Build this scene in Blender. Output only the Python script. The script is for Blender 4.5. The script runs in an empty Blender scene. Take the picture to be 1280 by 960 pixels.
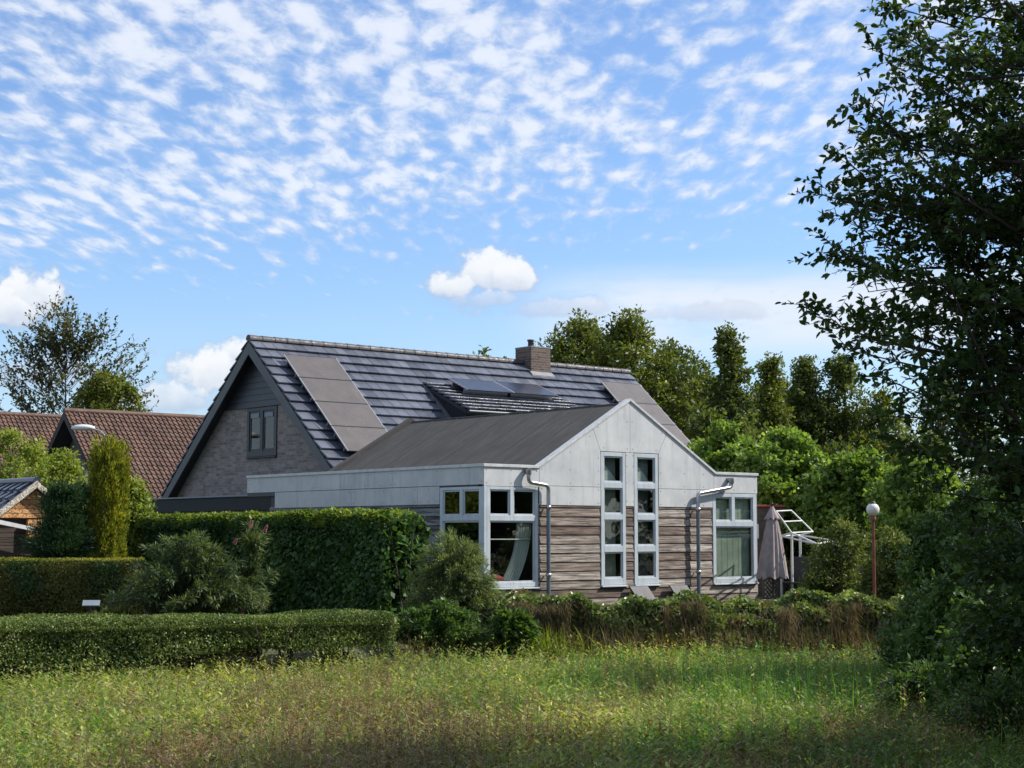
import bpy, bmesh, math, random
import numpy as np
from mathutils import Vector, Matrix
random.seed(7); rng = np.random.default_rng(11)
R = math.radians
scn = bpy.context.scene; COL = scn.collection
CZ, PITCH, F = 1.4851, 0.0921, 2045.1          # camera height, tilt, focal length in 1280-wide pixels
YAW = 0.7005; CX, CY = -20.4813, -25.1498      # house frame seen from the camera
cy_, sy_ = math.cos(YAW), math.sin(YAW)
HOUSE = (cy_*(0-CX)-sy_*(0-CY), sy_*(0-CX)+cy_*(0-CY), 0.0)
SUN_DIR = Vector((0.98, 0.2, 0)).normalized(); SUN_EL = R(42)

def at(px, py, y):
    """world point on the sight line of a photo pixel at horizontal depth y"""
    u = (px-640)/F; v = (480-py)/F
    h = math.cos(PITCH)-v*math.sin(PITCH); z = math.sin(PITCH)+v*math.cos(PITCH)
    return Vector((u/h*y, y, CZ+z/h*y))
def hw(X, Y, Z=0.0):
    return Vector((HOUSE[0]+cy_*X-sy_*Y, HOUSE[1]+sy_*X+cy_*Y, Z))

# ------------------------------------------------------------------ field / garden levels
def bound(x):
    x = np.asarray(x, float)
    return np.where(x < -1.6, 19.2+(x+6)*0.72, np.where(x < -0.4, 22.37+(x+1.6)*0.95, 23.51+(x+0.4)*0.12))
def gz(x, y):
    t = np.clip((np.asarray(y, float)-bound(x)-0.2)/1.3, 0, 1)
    q = np.clip((np.asarray(y, float)-bound(x)+0.75)/0.6, 0, 1)
    return -0.34+0.14*q*q*(3-2*q)+0.2*t*t*(3-2*t)

# ------------------------------------------------------------------ tagging
def tag(o, label=None, cat=None, group=None, kind=None):
    if label: o['label'] = label
    if cat: o['category'] = cat
    if group: o['group'] = group
    if kind: o['kind'] = kind
    return o
def empty(name, loc, rz=0, label=None, cat=None, group=None):
    o = bpy.data.objects.new(name, None); COL.objects.link(o)
    o.location = loc; o.rotation_euler = (0, 0, rz); o.empty_display_size = .3
    return tag(o, label, cat, group)
def copy_tree(o, parent=None):
    c = o.copy(); COL.objects.link(c); c.parent = parent
    for ch in list(o.children): copy_tree(ch, c)
    return c

# ------------------------------------------------------------------ materials
def newmat(name):
    m = bpy.data.materials.new(name); m.use_nodes = True
    nt = m.node_tree; b = nt.nodes['Principled BSDF']
    return m, nt, b
def N(nt, t, **kw):
    n = nt.nodes.new(t)
    for k, v in kw.items():
        if k.startswith('i_'):
            key = k[2:]; key = int(key) if key.isdigit() else key.replace('_', ' ')
            n.inputs[key].default_value = v
        else: setattr(n, k, v)
    return n
def ramp(nt, fac, stops, interp='LINEAR'):
    r = nt.nodes.new('ShaderNodeValToRGB'); r.color_ramp.interpolation = interp
    e = r.color_ramp.elements
    while len(e) < len(stops): e.new(0.5)
    for el, (p, c) in zip(e, stops):
        el.position = p; el.color = (*c, 1) if len(c) == 3 else c
    nt.links.new(fac, r.inputs[0]); return r.outputs[0]
def mixc(nt, fac, a, b, mode='MIX'):
    m = nt.nodes.new('ShaderNodeMix'); m.data_type = 'RGBA'; m.blend_type = mode
    for s, v in ((m.inputs[0], fac), (m.inputs[6], a), (m.inputs[7], b)):
        if hasattr(v, 'is_output'): nt.links.new(v, s)
        elif isinstance(v, (int, float)): s.default_value = v
        else: s.default_value = (*v, 1)
    return m.outputs[2]
def math_(nt, op, a, b=None, clamp=False):
    m = nt.nodes.new('ShaderNodeMath'); m.operation = op; m.use_clamp = clamp
    for i, v in enumerate((a, b)):
        if v is None: continue
        if hasattr(v, 'is_output'): nt.links.new(v, m.inputs[i])
        else: m.inputs[i].default_value = v
    return m.outputs[0]
def coords(nt, scale=(1, 1, 1), kind='Object'):
    t = nt.nodes.new('ShaderNodeTexCoord'); m = nt.nodes.new('ShaderNodeMapping')
    m.inputs['Scale'].default_value = scale
    nt.links.new(t.outputs[kind], m.inputs[0]); return m.outputs[0]
def noise(nt, vec, scale, detail=4, rough=.55, out=0):
    n = N(nt, 'ShaderNodeTexNoise', i_Scale=scale, i_Detail=detail, i_Roughness=rough)
    nt.links.new(vec, n.inputs['Vector']); return n.outputs[out]
def bump(nt, b, h, strength=.3, dist=.02):
    n = N(nt, 'ShaderNodeBump', i_Strength=strength, i_Distance=dist)
    nt.links.new(h, n.inputs['Height']); nt.links.new(n.outputs[0], b.inputs['Normal'])

def plain(name, col, rough=.6, metal=0, var=.12, scale=3.0, dirt=None):
    m, nt, b = newmat(name); v = coords(nt)
    n = noise(nt, v, scale, 6)
    d = tuple(c*(1-var*2) for c in col); l = tuple(min(1, c*(1+var)) for c in col)
    c = ramp(nt, n, [(.3, d), (.7, l)])
    if dirt:
        n2 = noise(nt, coords(nt, (1, 1, .15)), 9, 5)
        c = mixc(nt, ramp(nt, n2, [(.52, (0, 0, 0)), (.75, (.6, .6, .6))]), c, dirt)
    nt.links.new(c, b.inputs['Base Color']); b.inputs['Roughness'].default_value = rough
    b.inputs['Metallic'].default_value = metal
    bump(nt, b, noise(nt, v, scale*14, 3), .12, .004)
    return m
def leafmat(name, cols, trans=.35, rough=.45, nscale=1.2, patch=None, tcol=None, spec=.2):
    """per-leaf colour spread from island random plus slow clump variation"""
    m, nt, b = newmat(name)
    g = nt.nodes.new('ShaderNodeNewGeometry')
    n = len(cols); c = ramp(nt, g.outputs['Random Per Island'], [(i/max(1, n-1), k) for i, k in enumerate(cols)])
    pos = coords(nt)
    ns = noise(nt, pos, nscale, 2)
    c = mixc(nt, 1.0, c, ramp(nt, ns, [(.32, (.62, .68, .62)), (.68, (1.35, 1.28, 1.1))]), 'MULTIPLY')
    if patch:
        for pc, lo, hi, sc in patch:
            c = mixc(nt, ramp(nt, noise(nt, pos, sc, 3), [(lo, (0, 0, 0)), (hi, (1, 1, 1))]), c, pc)
    nt.links.new(c, b.inputs['Base Color']); b.inputs['Roughness'].default_value = rough
    b.inputs['Specular IOR Level'].default_value = spec
    t = nt.nodes.new('ShaderNodeBsdfTranslucent')
    tc = mixc(nt, 1.0, c, tcol or (1.5, 1.55, .55), 'MULTIPLY'); nt.links.new(tc, t.inputs[0])
    mx = nt.nodes.new('ShaderNodeMixShader'); mx.inputs[0].default_value = trans
    nt.links.new(b.outputs[0], mx.inputs[1]); nt.links.new(t.outputs[0], mx.inputs[2])
    nt.links.new(mx.outputs[0], nt.nodes['Material Output'].inputs[0])
    return m
def glassmat(name, tint=(.75, .8, .78), refl=1.0):
    m, nt, b = newmat(name)
    lw = N(nt, 'ShaderNodeLayerWeight', i_Blend=.5)
    f = math_(nt, 'ADD', math_(nt, 'MULTIPLY', math_(nt, 'POWER', lw.outputs['Facing'], 4.0), .9*refl), .05*refl, True)
    tr = nt.nodes.new('ShaderNodeBsdfTransparent'); tr.inputs[0].default_value = (*tint, 1)
    gl = nt.nodes.new('ShaderNodeBsdfGlossy'); gl.inputs['Roughness'].default_value = .015
    n = noise(nt, coords(nt), 1.7, 2)
    bp = N(nt, 'ShaderNodeBump', i_Strength=.12, i_Distance=.02); nt.links.new(n, bp.inputs['Height']); nt.links.new(bp.outputs[0], gl.inputs['Normal'])
    mx = nt.nodes.new('ShaderNodeMixShader'); nt.links.new(f, mx.inputs[0])
    nt.links.new(tr.outputs[0], mx.inputs[1]); nt.links.new(gl.outputs[0], mx.inputs[2])
    nt.links.new(mx.outputs[0], nt.nodes['Material Output'].inputs[0])
    return m
def brickmat(name, c1, c2, mortar, scale=1.0, axis='Y', bw=.22, bh=.06):
    m, nt, b = newmat(name)
    t = nt.nodes.new('ShaderNodeTexCoord'); s = nt.nodes.new('ShaderNodeSeparateXYZ'); nt.links.new(t.outputs['Object'], s.inputs[0])
    c = nt.nodes.new('ShaderNodeCombineXYZ')
    nt.links.new(math_(nt, 'ADD', s.outputs['X'], s.outputs['Y']), c.inputs[0]); nt.links.new(s.outputs['Z'], c.inputs[1])
    br = nt.nodes.new('ShaderNodeTexBrick'); nt.links.new(c.outputs[0], br.inputs['Vector'])
    br.inputs['Scale'].default_value = scale; br.inputs['Brick Width'].default_value = bw; br.inputs['Row Height'].default_value = bh
    br.inputs['Mortar Size'].default_value = .007; br.inputs['Color1'].default_value = (*c1, 1); br.inputs['Color2'].default_value = (*c2, 1); br.inputs['Mortar'].default_value = (*mortar, 1)
    col = mixc(nt, .22, br.outputs[0], ramp(nt, noise(nt, c.outputs[0], 7, 6), [(.3, tuple(k*.5 for k in c1)), (.7, tuple(min(1, k*1.5) for k in c2))]))
    nt.links.new(col, b.inputs['Base Color']); b.inputs['Roughness'].default_value = .9
    bump(nt, b, math_(nt, 'SUBTRACT', 1, br.outputs[1]), .5, .008)
    return m
def tilemat(name, lo, hi, rough=.35, spec=.5, moss=None):
    m, nt, b = newmat(name)
    g = nt.nodes.new('ShaderNodeNewGeometry')
    c = ramp(nt, g.outputs['Random Per Island'], [(0, lo), (1, hi)])
    n = noise(nt, coords(nt), 2.2, 6, .65)
    c = mixc(nt, 1.0, c, ramp(nt, n, [(.3, (.72, .72, .74)), (.7, (1.2, 1.18, 1.15))]), 'MULTIPLY')
    if moss: c = mixc(nt, ramp(nt, noise(nt, coords(nt), 1.1, 8, .7), [(.55, (0, 0, 0)), (.72, (.7, .7, .7))]), c, moss)
    nt.links.new(c, b.inputs['Base Color'])
    r = ramp(nt, noise(nt, coords(nt), 9, 4), [(.3, (rough*.75,)*3), (.7, (rough*1.4,)*3)]); nt.links.new(r, b.inputs['Roughness'])
    b.inputs['Specular IOR Level'].default_value = spec
    bump(nt, b, noise(nt, coords(nt), 60, 3), .2, .004)
    return m
def woodmat(name, cols, ax=0, rough=.8, dark=(.03, .022, .018)):
    m, nt, b = newmat(name)
    g = nt.nodes.new('ShaderNodeNewGeometry')
    sc = [19, 19, 19]; sc[ax] = 1.1
    t = nt.nodes.new('ShaderNodeTexCoord')
    off = nt.nodes.new('ShaderNodeVectorMath'); off.operation = 'MULTIPLY_ADD'
    off.inputs[1].default_value = tuple(sc)
    cmb = nt.nodes.new('ShaderNodeCombineXYZ')
    k = math_(nt, 'MULTIPLY', g.outputs['Random Per Island'], 57.0)
    for i in range(3): nt.links.new(k, cmb.inputs[i])
    nt.links.new(t.outputs['Object'], off.inputs[0]); nt.links.new(cmb.outputs[0], off.inputs[2])
    gr = noise(nt, off.outputs[0], 1.6, 8, .68)
    n = len(cols)
    base = ramp(nt, g.outputs['Random Per Island'], [(i/max(1, n-1), q) for i, q in enumerate(cols)])
    c = mixc(nt, 1.0, base, ramp(nt, gr, [(.36, (.22, .20, .18)), (.5, (.95, .94, .93)), (.62, (1.75, 1.75, 1.75))]), 'MULTIPLY')
    big = noise(nt, off.outputs[0], .22, 6, .7)
    c = mixc(nt, ramp(nt, big, [(.5, (0, 0, 0)), (.66, (.75, .75, .75))]), c, dark)
    nt.links.new(c, b.inputs['Base Color']); b.inputs['Roughness'].default_value = rough
    bump(nt, b, gr, .8, .012)
    return m

M = {}
def panelmat():
    m, nt, b = newmat('fibre cement cladding'); v = coords(nt)
    g = nt.nodes.new('ShaderNodeNewGeometry')
    c = ramp(nt, g.outputs['Random Per Island'], [(0, (.50, .505, .50)), (1, (.57, .57, .56))])
    c = mixc(nt, 1.0, c, ramp(nt, noise(nt, v, 1.6, 7, .6), [(.3, (.82, .83, .85)), (.7, (1.1, 1.1, 1.09))]), 'MULTIPLY')
    st = noise(nt, coords(nt, (7, 7, .55)), 1.0, 6, .6)
    c = mixc(nt, ramp(nt, st, [(.53, (0, 0, 0)), (.74, (.5, .5, .5))]), c, (.27, .27, .26))
    c = mixc(nt, ramp(nt, noise(nt, coords(nt, (3, 3, 1.3)), 2.3, 8, .75), [(.57, (0, 0, 0)), (.74, (.6, .6, .6))]), c, (.22, .25, .21))
    nt.links.new(c, b.inputs['Base Color']); b.inputs['Roughness'].default_value = .55
    bump(nt, b, noise(nt, v, 40, 3), .08, .003)
    return m
M['panel'] = panelmat()
M['coping'] = plain('pale metal coping', (.56, .56, .55), .4, 0, .08, 5, (.3, .3, .28))
M['wframe'] = plain('pale grey window paint', (.50, .545, .575), .35, 0, .06, 4, (.35, .37, .36))
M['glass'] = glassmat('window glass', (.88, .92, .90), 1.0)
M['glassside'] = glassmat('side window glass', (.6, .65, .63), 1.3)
M['glassdark'] = glassmat('gable window glass', (.25, .28, .27), 1.2)
M['wood'] = woodmat('weathered cladding boards', [(.10, .068, .05), (.27, .225, .185), (.14, .10, .075), (.34, .30, .26), (.20, .155, .125), (.11, .075, .058), (.29, .25, .21)], 0, .8, (.05, .035, .028))
M['woodside'] = woodmat('grey cladding boards', [(.12, .13, .13), (.17, .18, .18), (.10, .11, .12)], 1)
def feltmat():
    m, nt, b = newmat('bitumen roofing felt'); v = coords(nt)
    c = ramp(nt, noise(nt, v, 180, 2, .8), [(.35, (.025, .024, .021)), (.7, (.074, .07, .062))])
    c = mixc(nt, 1.0, c, ramp(nt, noise(nt, v, 1.1, 7, .65), [(.3, (.7, .7, .72)), (.7, (1.35, 1.27, 1.2))]), 'MULTIPLY')
    c = mixc(nt, ramp(nt, noise(nt, coords(nt, (.7, 3.5, .7)), 2.2, 8, .75), [(.5, (0, 0, 0)), (.7, (.75, .75, .75))]), c, (.098, .09, .078))
    c = mixc(nt, ramp(nt, noise(nt, v, 5, 8, .8), [(.6, (0, 0, 0)), (.74, (.6, .6, .6))]), c, (.035, .035, .03))
    nt.links.new(c, b.inputs['Base Color']); b.inputs['Roughness'].default_value = .85
    bump(nt, b, noise(nt, v, 120, 2), .4, .005); return m
M['felt'] = feltmat()
M['tile'] = tilemat('blue grey roof tile', (.062, .069, .09), (.13, .142, .175), .33, .4)
M['ridge'] = tilemat('ridge tile', (.05, .046, .05), (.085, .078, .08), .5, .35)
M['browntile'] = tilemat('brown pantile', (.085, .05, .037), (.16, .092, .066), .6, .3, (.13, .10, .07))
M['bluetile'] = tilemat('glazed dark blue tile', (.03, .038, .055), (.06, .07, .095), .2, .7)
M['dark'] = plain('dark grey paint', (.028, .033, .038), .45, 0, .1)
M['barge'] = plain('grey barge board', (.08, .088, .09), .5, 0, .1)
M['darkgreen'] = plain('dark green fascia', (.012, .018, .017), .75, 0, .1)
M['brick'] = brickmat('grey brown brick', (.125, .108, .095), (.29, .25, .225), (.25, .235, .22), bw=.24, bh=.078)
M['chim'] = brickmat('chimney brick', (.05, .034, .028), (.15, .105, .08), (.24, .21, .18), bw=.2, bh=.075)
M['dbrick'] = brickmat('dark red brick', (.07, .05, .045), (.12, .08, .065), (.1, .09, .08))
M['galv'] = plain('galvanised steel', (.42, .43, .45), .32, .85, .15, 6)
M['pvc'] = plain('blue grey drainpipe', (.13, .17, .20), .35, .2, .12, 6)
M['zinc'] = plain('lead flashing', (.23, .23, .24), .5, .5, .15, 5)
def solarmat():
    m, nt, b = newmat('solar cells'); v = coords(nt)
    c = ramp(nt, noise(nt, v, 2.5, 6, .6), [(.3, (.085, .074, .069)), (.7, (.115, .10, .093))])
    sp = noise(nt, v, 38, 1, .3); c = mixc(nt, ramp(nt, sp, [(.76, (0, 0, 0)), (.79, (1, 1, 1))]), c, (.42, .4, .38))
    nt.links.new(c, b.inputs['Base Color']); b.inputs['Roughness'].default_value = .42; b.inputs['Specular IOR Level'].default_value = .35
    return m
M['solar'] = solarmat()
def solar2():
    m, nt, b = newmat('dark solar cells'); v = coords(nt)
    c = ramp(nt, noise(nt, v, 2.5, 6, .6), [(.3, (.02, .025, .04)), (.7, (.035, .04, .06))])
    nt.links.new(c, b.inputs['Base Color']); b.inputs['Roughness'].default_value = .22; return m
M['solardark'] = solar2()
M['alu'] = plain('aluminium edge', (.5, .5, .5), .35, .6, .05)
M['white'] = plain('white paint', (.72, .72, .7), .4, 0, .05, 5, (.45, .45, .42))
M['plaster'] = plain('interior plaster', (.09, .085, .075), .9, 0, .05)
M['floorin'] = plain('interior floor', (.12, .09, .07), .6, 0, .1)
M['curtain'] = plain('white net curtain', (.62, .62, .57), .9, 0, .05)
M['blind'] = plain('pale green blind', (.42, .46, .37), .8, 0, .14, 2.5)
M['redcloth'] = plain('red cushion cloth', (.35, .06, .05), .85)
M['slate'] = plain('grey slab', (.075, .075, .08), .65, 0, .2, 6)
M['mauve'] = plain('faded mauve canvas', (.34, .28, .27), .9, 0, .14, 6)
M['blackw'] = plain('black stained timber', (.025, .025, .027), .6)
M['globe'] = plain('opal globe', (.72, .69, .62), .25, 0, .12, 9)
M['redpole'] = plain('faded red paint', (.22, .055, .035), .5, 0, .25, 12)
M['concrete'] = plain('grey concrete', (.34, .34, .33), .85, 0, .15, 5)
M['redcap'] = plain('red coping', (.30, .05, .03), .6)
M['orange'] = woodmat('orange stained timber', [(.42, .21, .08), (.52, .28, .11), (.36, .17, .06)], 1, .5, (.2, .09, .03))
M['shedwood'] = woodmat('dark shed boards', [(.05, .032, .024), (.075, .05, .035)], 0, .7, (.02, .015, .01))
M['palewood'] = woodmat('pale planed timber', [(.46, .40, .31), (.52, .46, .37)], 1, .6, (.3, .25, .18))
M['sleeper'] = woodmat('brown edging boards', [(.20, .15, .11), (.28, .22, .17)], 0, .85)
M['render'] = plain('beige wall', (.30, .31, .25), .85, 0, .1)
M['gablegrey'] = plain('grey gable render', (.15, .14, .135), .85, 0, .15, 4)
def barkmat(name, a, b2):
    m, nt, b = newmat(name); n = noise(nt, coords(nt, (9, 9, 1.5)), 3, 6, .7)
    nt.links.new(ramp(nt, n, [(.3, a), (.7, b2)]), b.inputs['Base Color']); b.inputs['Roughness'].default_value = .9
    bump(nt, b, n, .6, .02); return m
M['bark'] = barkmat('brown bark', (.045, .035, .028), (.13, .105, .085))
M['barkgrey'] = barkmat('grey bark', (.10, .09, .08), (.22, .2, .18))
M['twig'] = barkmat('dark twig', (.03, .024, .02), (.08, .06, .05))

# ------------------------------------------------------------------ mesh builder (boxes, prisms, tubes)
class MB:
    def __init__(s): s.v = []; s.f = []; s.sm = []; s.mi = []; s.cur = 0
    def add(s, vs, fs, smooth=False):
        o = len(s.v); s.v += [tuple(p) for p in vs]; s.f += [tuple(i+o for i in f) for f in fs]; s.sm += [smooth]*len(fs); s.mi += [s.cur]*len(fs)
    def hexa(s, p): # 4 bottom, 4 top corners
        s.add(p, [(0, 3, 2, 1), (4, 5, 6, 7), (0, 1, 5, 4), (1, 2, 6, 5), (2, 3, 7, 6), (3, 0, 4, 7)])
    def box(s, x0, x1, y0, y1, z0, z1, mp=None):
        p = [(x0, y0, z0), (x1, y0, z0), (x1, y1, z0), (x0, y1, z0), (x0, y0, z1), (x1, y0, z1), (x1, y1, z1), (x0, y1, z1)]
        if mp: p = [mp(*q) for q in p]
        s.hexa(p)
    def prism(s, poly, d0, d1, mp):
        n = len(poly); p = [mp(u, v, d0) for u, v in poly]+[mp(u, v, d1) for u, v in poly]
        s.add(p, [tuple(range(n))[::-1], tuple(range(n, 2*n))]+[(i, (i+1) % n, (i+1) % n+n, i+n) for i in range(n)])
    def tube(s, pts, rad, n=8, cap=True):
        pts = [Vector(p) for p in pts]
        if not hasattr(rad, '__len__'): rad = [rad]*len(pts)
        o = []; fs = []; ref = None
        for i, p in enumerate(pts):
            d = (pts[min(i+1, len(pts)-1)]-pts[max(i-1, 0)]).normalized()
            if ref is None: ref = Vector((0, 0, 1)) if abs(d.z) < .9 else Vector((1, 0, 0))
            a = d.cross(ref)
            if a.length < 1e-4: a = d.cross(Vector((0.3, 1, 0)))
            a.normalize(); b = d.cross(a).normalized(); ref = b.cross(d).normalized() if False else ref
            for k in range(n):
                t = 2*math.pi*k/n; o.append(p+(a*math.cos(t)+b*math.sin(t))*rad[i])
        for i in range(len(pts)-1):
            for k in range(n): fs.append((i*n+k, i*n+(k+1) % n, (i+1)*n+(k+1) % n, (i+1)*n+k))
        s.add(o, fs, True)
        if cap: s.add(o[:n], [tuple(range(n))[::-1]]); s.add(o[-n:], [tuple(range(n))])
    def lathe(s, prof, n=20, c=(0, 0, 0)):
        o = []
        for r, z in prof:
            for k in range(n): t = 2*math.pi*k/n; o.append((c[0]+r*math.cos(t), c[1]+r*math.sin(t), c[2]+z))
        fs = [(i*n+k, i*n+(k+1) % n, (i+1)*n+(k+1) % n, (i+1)*n+k) for i in range(len(prof)-1) for k in range(n)]
        s.add(o, fs, True)
    def build(s, name, mat, parent=None, bevel=0, loc=None):
        me = bpy.data.meshes.new(name); me.from_pydata(s.v, [], s.f); me.update()
        me.polygons.foreach_set('use_smooth', s.sm); me.polygons.foreach_set('material_index', s.mi)
        bm = bmesh.new(); bm.from_mesh(me); bmesh.ops.recalc_face_normals(bm, faces=bm.faces)
        if bevel: bmesh.ops.bevel(bm, geom=bm.edges[:], offset=bevel, segments=1, affect='EDGES', clamp_overlap=True)
        bm.to_mesh(me); bm.free()
        for q in (mat if isinstance(mat, (list, tuple)) else [mat]): me.materials.append(q)
        o = bpy.data.objects.new(name, me); COL.objects.link(o)
        if parent: o.parent = parent
        if loc: o.location = loc
        return o

def npmesh(name, V, Fc, mat, parent=None, smooth=False, nper=4):
    """V (n,3), Fc (m,nper) int"""
    me = bpy.data.meshes.new(name); nv, nf = len(V), len(Fc)
    me.vertices.add(nv); me.vertices.foreach_set('co', np.ascontiguousarray(V, np.float32).ravel())
    me.loops.add(nf*nper); me.loops.foreach_set('vertex_index', np.ascontiguousarray(Fc, np.int32).ravel())
    me.polygons.add(nf); me.polygons.foreach_set('loop_start', np.arange(0, nf*nper, nper, dtype=np.int32))
    if smooth: me.polygons.foreach_set('use_smooth', np.ones(nf, bool))
    me.update(calc_edges=True)
    me.materials.append(mat)
    o = bpy.data.objects.new(name, me); COL.objects.link(o)
    if parent: o.parent = parent
    return o

def unit(a): return a/np.maximum(np.linalg.norm(a, axis=1, keepdims=True), 1e-9)
def rdir(n): return unit(rng.normal(size=(n, 3)))
def leafgeo(P, D, L, W, up=None, six=False, fold=.12):
    """leaf blades: base P, direction D (unit), length L, width W"""
    n = len(P); L = np.broadcast_to(L, n)[:, None]; W = np.broadcast_to(W, n)[:, None]
    if up is None: up = rdir(n)
    S = unit(np.cross(D, up)); Nn = np.cross(S, D)
    if six:
        v = np.stack([P, P+D*L*.28+S*W*.44+Nn*W*fold, P+D*L*.66+S*W*.40+Nn*W*fold, P+D*L, P+D*L*.66-S*W*.40+Nn*W*fold, P+D*L*.28-S*W*.44+Nn*W*fold], 1)
        f = np.arange(n)[:, None]*6
        return v.reshape(-1, 3), np.concatenate([f+np.array([[0, 1, 2, 3]]), f+np.array([[0, 3, 4, 5]])], 0)
    v = np.stack([P, P+D*L*.5+S*W*.5+Nn*W*fold, P+D*L, P+D*L*.5-S*W*.5+Nn*W*fold], 1)
    return v.reshape(-1, 3), np.arange(n)[:, None]*4+np.arange(4)[None]

class Foliage:
    def __init__(s): s.V = []; s.F = []; s.n = 0
    def add(s, V, Fc): s.V.append(V); s.F.append(Fc+s.n); s.n += len(V)
    def build(s, name, mat, parent=None):
        return npmesh(name, np.concatenate(s.V), np.concatenate(s.F), mat, parent)

def vnoise(P, sc, seed=0):
    """cheap smooth noise from summed sines, about -1..1"""
    r = np.random.default_rng(seed+77); o = np.zeros(len(P))
    for k in range(5):
        d = r.normal(size=3); d /= np.linalg.norm(d); o += np.sin(P@d*sc*(1+.5*k)+r.uniform(0, 6.3))*(1/(1+.4*k))
    return o/2.6
exec_parts = []

# ================================================================== THE HOUSE
house = empty('house', HOUSE, YAW, 'long gabled house with grey tiles, solar panels and a timber front wing', 'house')
def fr(u, v, d): return (u, -d, v)            # front plane: u = X, v = Z, d = outwards
def sd(u, v, d): return (-d, u, v)            # left side plane: u = Y
def shift(mp, off): return lambda u, v, d: mp(u, v, d+off)
def cells(mb, mp, u0, u1, v0, v1, holes, d0, d1):
    us = sorted({u0, u1, *[min(max(h[i], u0), u1) for h in holes for i in (0, 1)]})
    vs = sorted({v0, v1, *[min(max(h[i], v0), v1) for h in holes for i in (2, 3)]})
    for i in range(len(us)-1):
        run = None
        for j in range(len(vs)-1):
            a, b, c, d = us[i], us[i+1], vs[j], vs[j+1]
            if b-a < 1e-5 or d-c < 1e-5: continue
            mu, mv = (a+b)/2, (c+d)/2
            if any(h[0] < mu < h[1] and h[2] < mv < h[3] for h in holes): run = None; continue
            if run is None: run = [a, b, c, d]; mb_runs.append(run)
            else: run[3] = d
    for a, b, c, d in mb_runs:
        p = [mp(a, c, d0), mp(b, c, d0), mp(b, c, d1), mp(a, c, d1), mp(a, d, d0), mp(b, d, d0), mp(b, d, d1), mp(a, d, d1)]
        mb.hexa(p)
    mb_runs.clear()
mb_runs = []
def window(parent, mp, rect, panes, mat='wframe', d=0.0, glass='glass', sash=.032, label=None):
    m = MB(); cells(m, mp, *rect, panes, d-.07, d)
    w = m.build('window', M[mat], parent, .004)
    if label: w['label'] = label
    s = MB()
    for (a, b, c, e) in panes:
        cells(s, mp, a, b, c, e, [(a+sash, b-sash, c+sash, e-sash)], d-.06, d-.022)
        g = MB(); g.hexa([mp(a+sash*.6, c+sash*.6, d-.045), mp(b-sash*.6, c+sash*.6, d-.045), mp(b-sash*.6, c+sash*.6, d-.039), mp(a+sash*.6, c+sash*.6, d-.039),
                          mp(a+sash*.6, e-sash*.6, d-.045), mp(b-sash*.6, e-sash*.6, d-.045), mp(b-sash*.6, e-sash*.6, d-.039), mp(a+sash*.6, e-sash*.6, d-.039)])
        g.build('pane', M[glass], w)
    s.build('sash', M[mat], w, .003)
    # sill
    q = MB(); q.hexa([mp(rect[0]-.01, rect[2]-.03, d-.07), mp(rect[1]+.01, rect[2]-.03, d-.07), mp(rect[1]+.01, rect[2]-.04, d+.045), mp(rect[0]-.01, rect[2]-.04, d+.045),
                      mp(rect[0]-.01, rect[2], d-.07), mp(rect[1]+.01, rect[2], d-.07), mp(rect[1]+.01, rect[2]-.012, d+.045), mp(rect[0]-.01, rect[2]-.012, d+.045)])
    q.build('sill', M[mat], w, .003)
    return w

# --- front windows
window(house, fr, (0.075, 1.42, .45, 2.45), [(.15, .68, 1.88, 2.39), (.77, 1.34, 1.88, 2.39), (.15, 1.34, .54, 1.77)], label='wide corner window with a gathered white curtain behind it')
tall = lambda a, b: [(a+.09, b-.09, v0, v1) for v0, v1 in ((2.60, 3.15), (1.93, 2.48), (1.26, 1.81), (.58, 1.13))]
window(house, fr, (3.175, 3.895, .44, 3.235), tall(3.175, 3.895), label='left of the two tall narrow windows of four stacked panes')
window(house, fr, (4.15, 4.875, .44, 3.235), tall(4.15, 4.875), label='right of the two tall narrow windows of four stacked panes')
window(house, fr, (6.60, 8.05, .42, 2.42), [(6.69, 7.22, 1.80, 2.34), (7.32, 7.94, 1.80, 2.34), (6.69, 7.94, .52, 1.68)], label='wide window at the right corner with a pale green blind')
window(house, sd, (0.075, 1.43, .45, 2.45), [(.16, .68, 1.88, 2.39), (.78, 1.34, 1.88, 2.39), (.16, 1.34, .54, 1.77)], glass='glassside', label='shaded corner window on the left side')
m = MB(); m.box(-.001, .0745, -.001, .0745, .42, 2.452); m.build('corner_post', M['wframe'], house, .006)

# --- timber boards
HF = [(0.0, 1.43, .41, 2.5), (3.16, 3.9, .40, 3.3), (4.14, 4.885, .40, 3.3), (6.59, 8.09, .38, 2.5)]
HS = [(0.0, 1.44, .41, 2.5)]
def boards(name, mat, mp, u0, u1, holes, v1, splits=()):
    m = MB(); g = .187; k = 0
    v = .0
    while v < v1-.02:
        hi = min(v+g-.014, v1)
        cuts = sorted({u0, u1, *[s for s in splits], *[h[i] for h in holes for i in (0, 1) if h[2] < hi and h[3] > v+.02]})
        for a, b in zip(cuts[:-1], cuts[1:]):
            mu = (a+b)/2
            hs = [h for h in holes if h[0] < mu < h[1] and h[2] < hi-.001 and h[3] > v+.001]
            lo2, hi2 = v, hi
            if hs:
                h = hs[0]
                if v < h[2] < hi and h[2]-v > .03: hi2 = h[2]
                else: continue
            j = random.uniform(-.002, .002); a2, b2 = a+.003, b-.003
            m.hexa([mp(a2, lo2, -.055), mp(b2, lo2, -.055), mp(b2, lo2, -.008+j), mp(a2, lo2, -.008+j),
                    mp(a2, hi2, -.055), mp(b2, hi2, -.055), mp(b2, hi2, -.024+j), mp(a2, hi2, -.024+j)])
        v += g; k += 1
    return m.build(name, M[mat], house, .002)
boards('timber_cladding', 'wood', fr, .0, 8.09, HF, 2.13, (1.47, 5.86))
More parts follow.
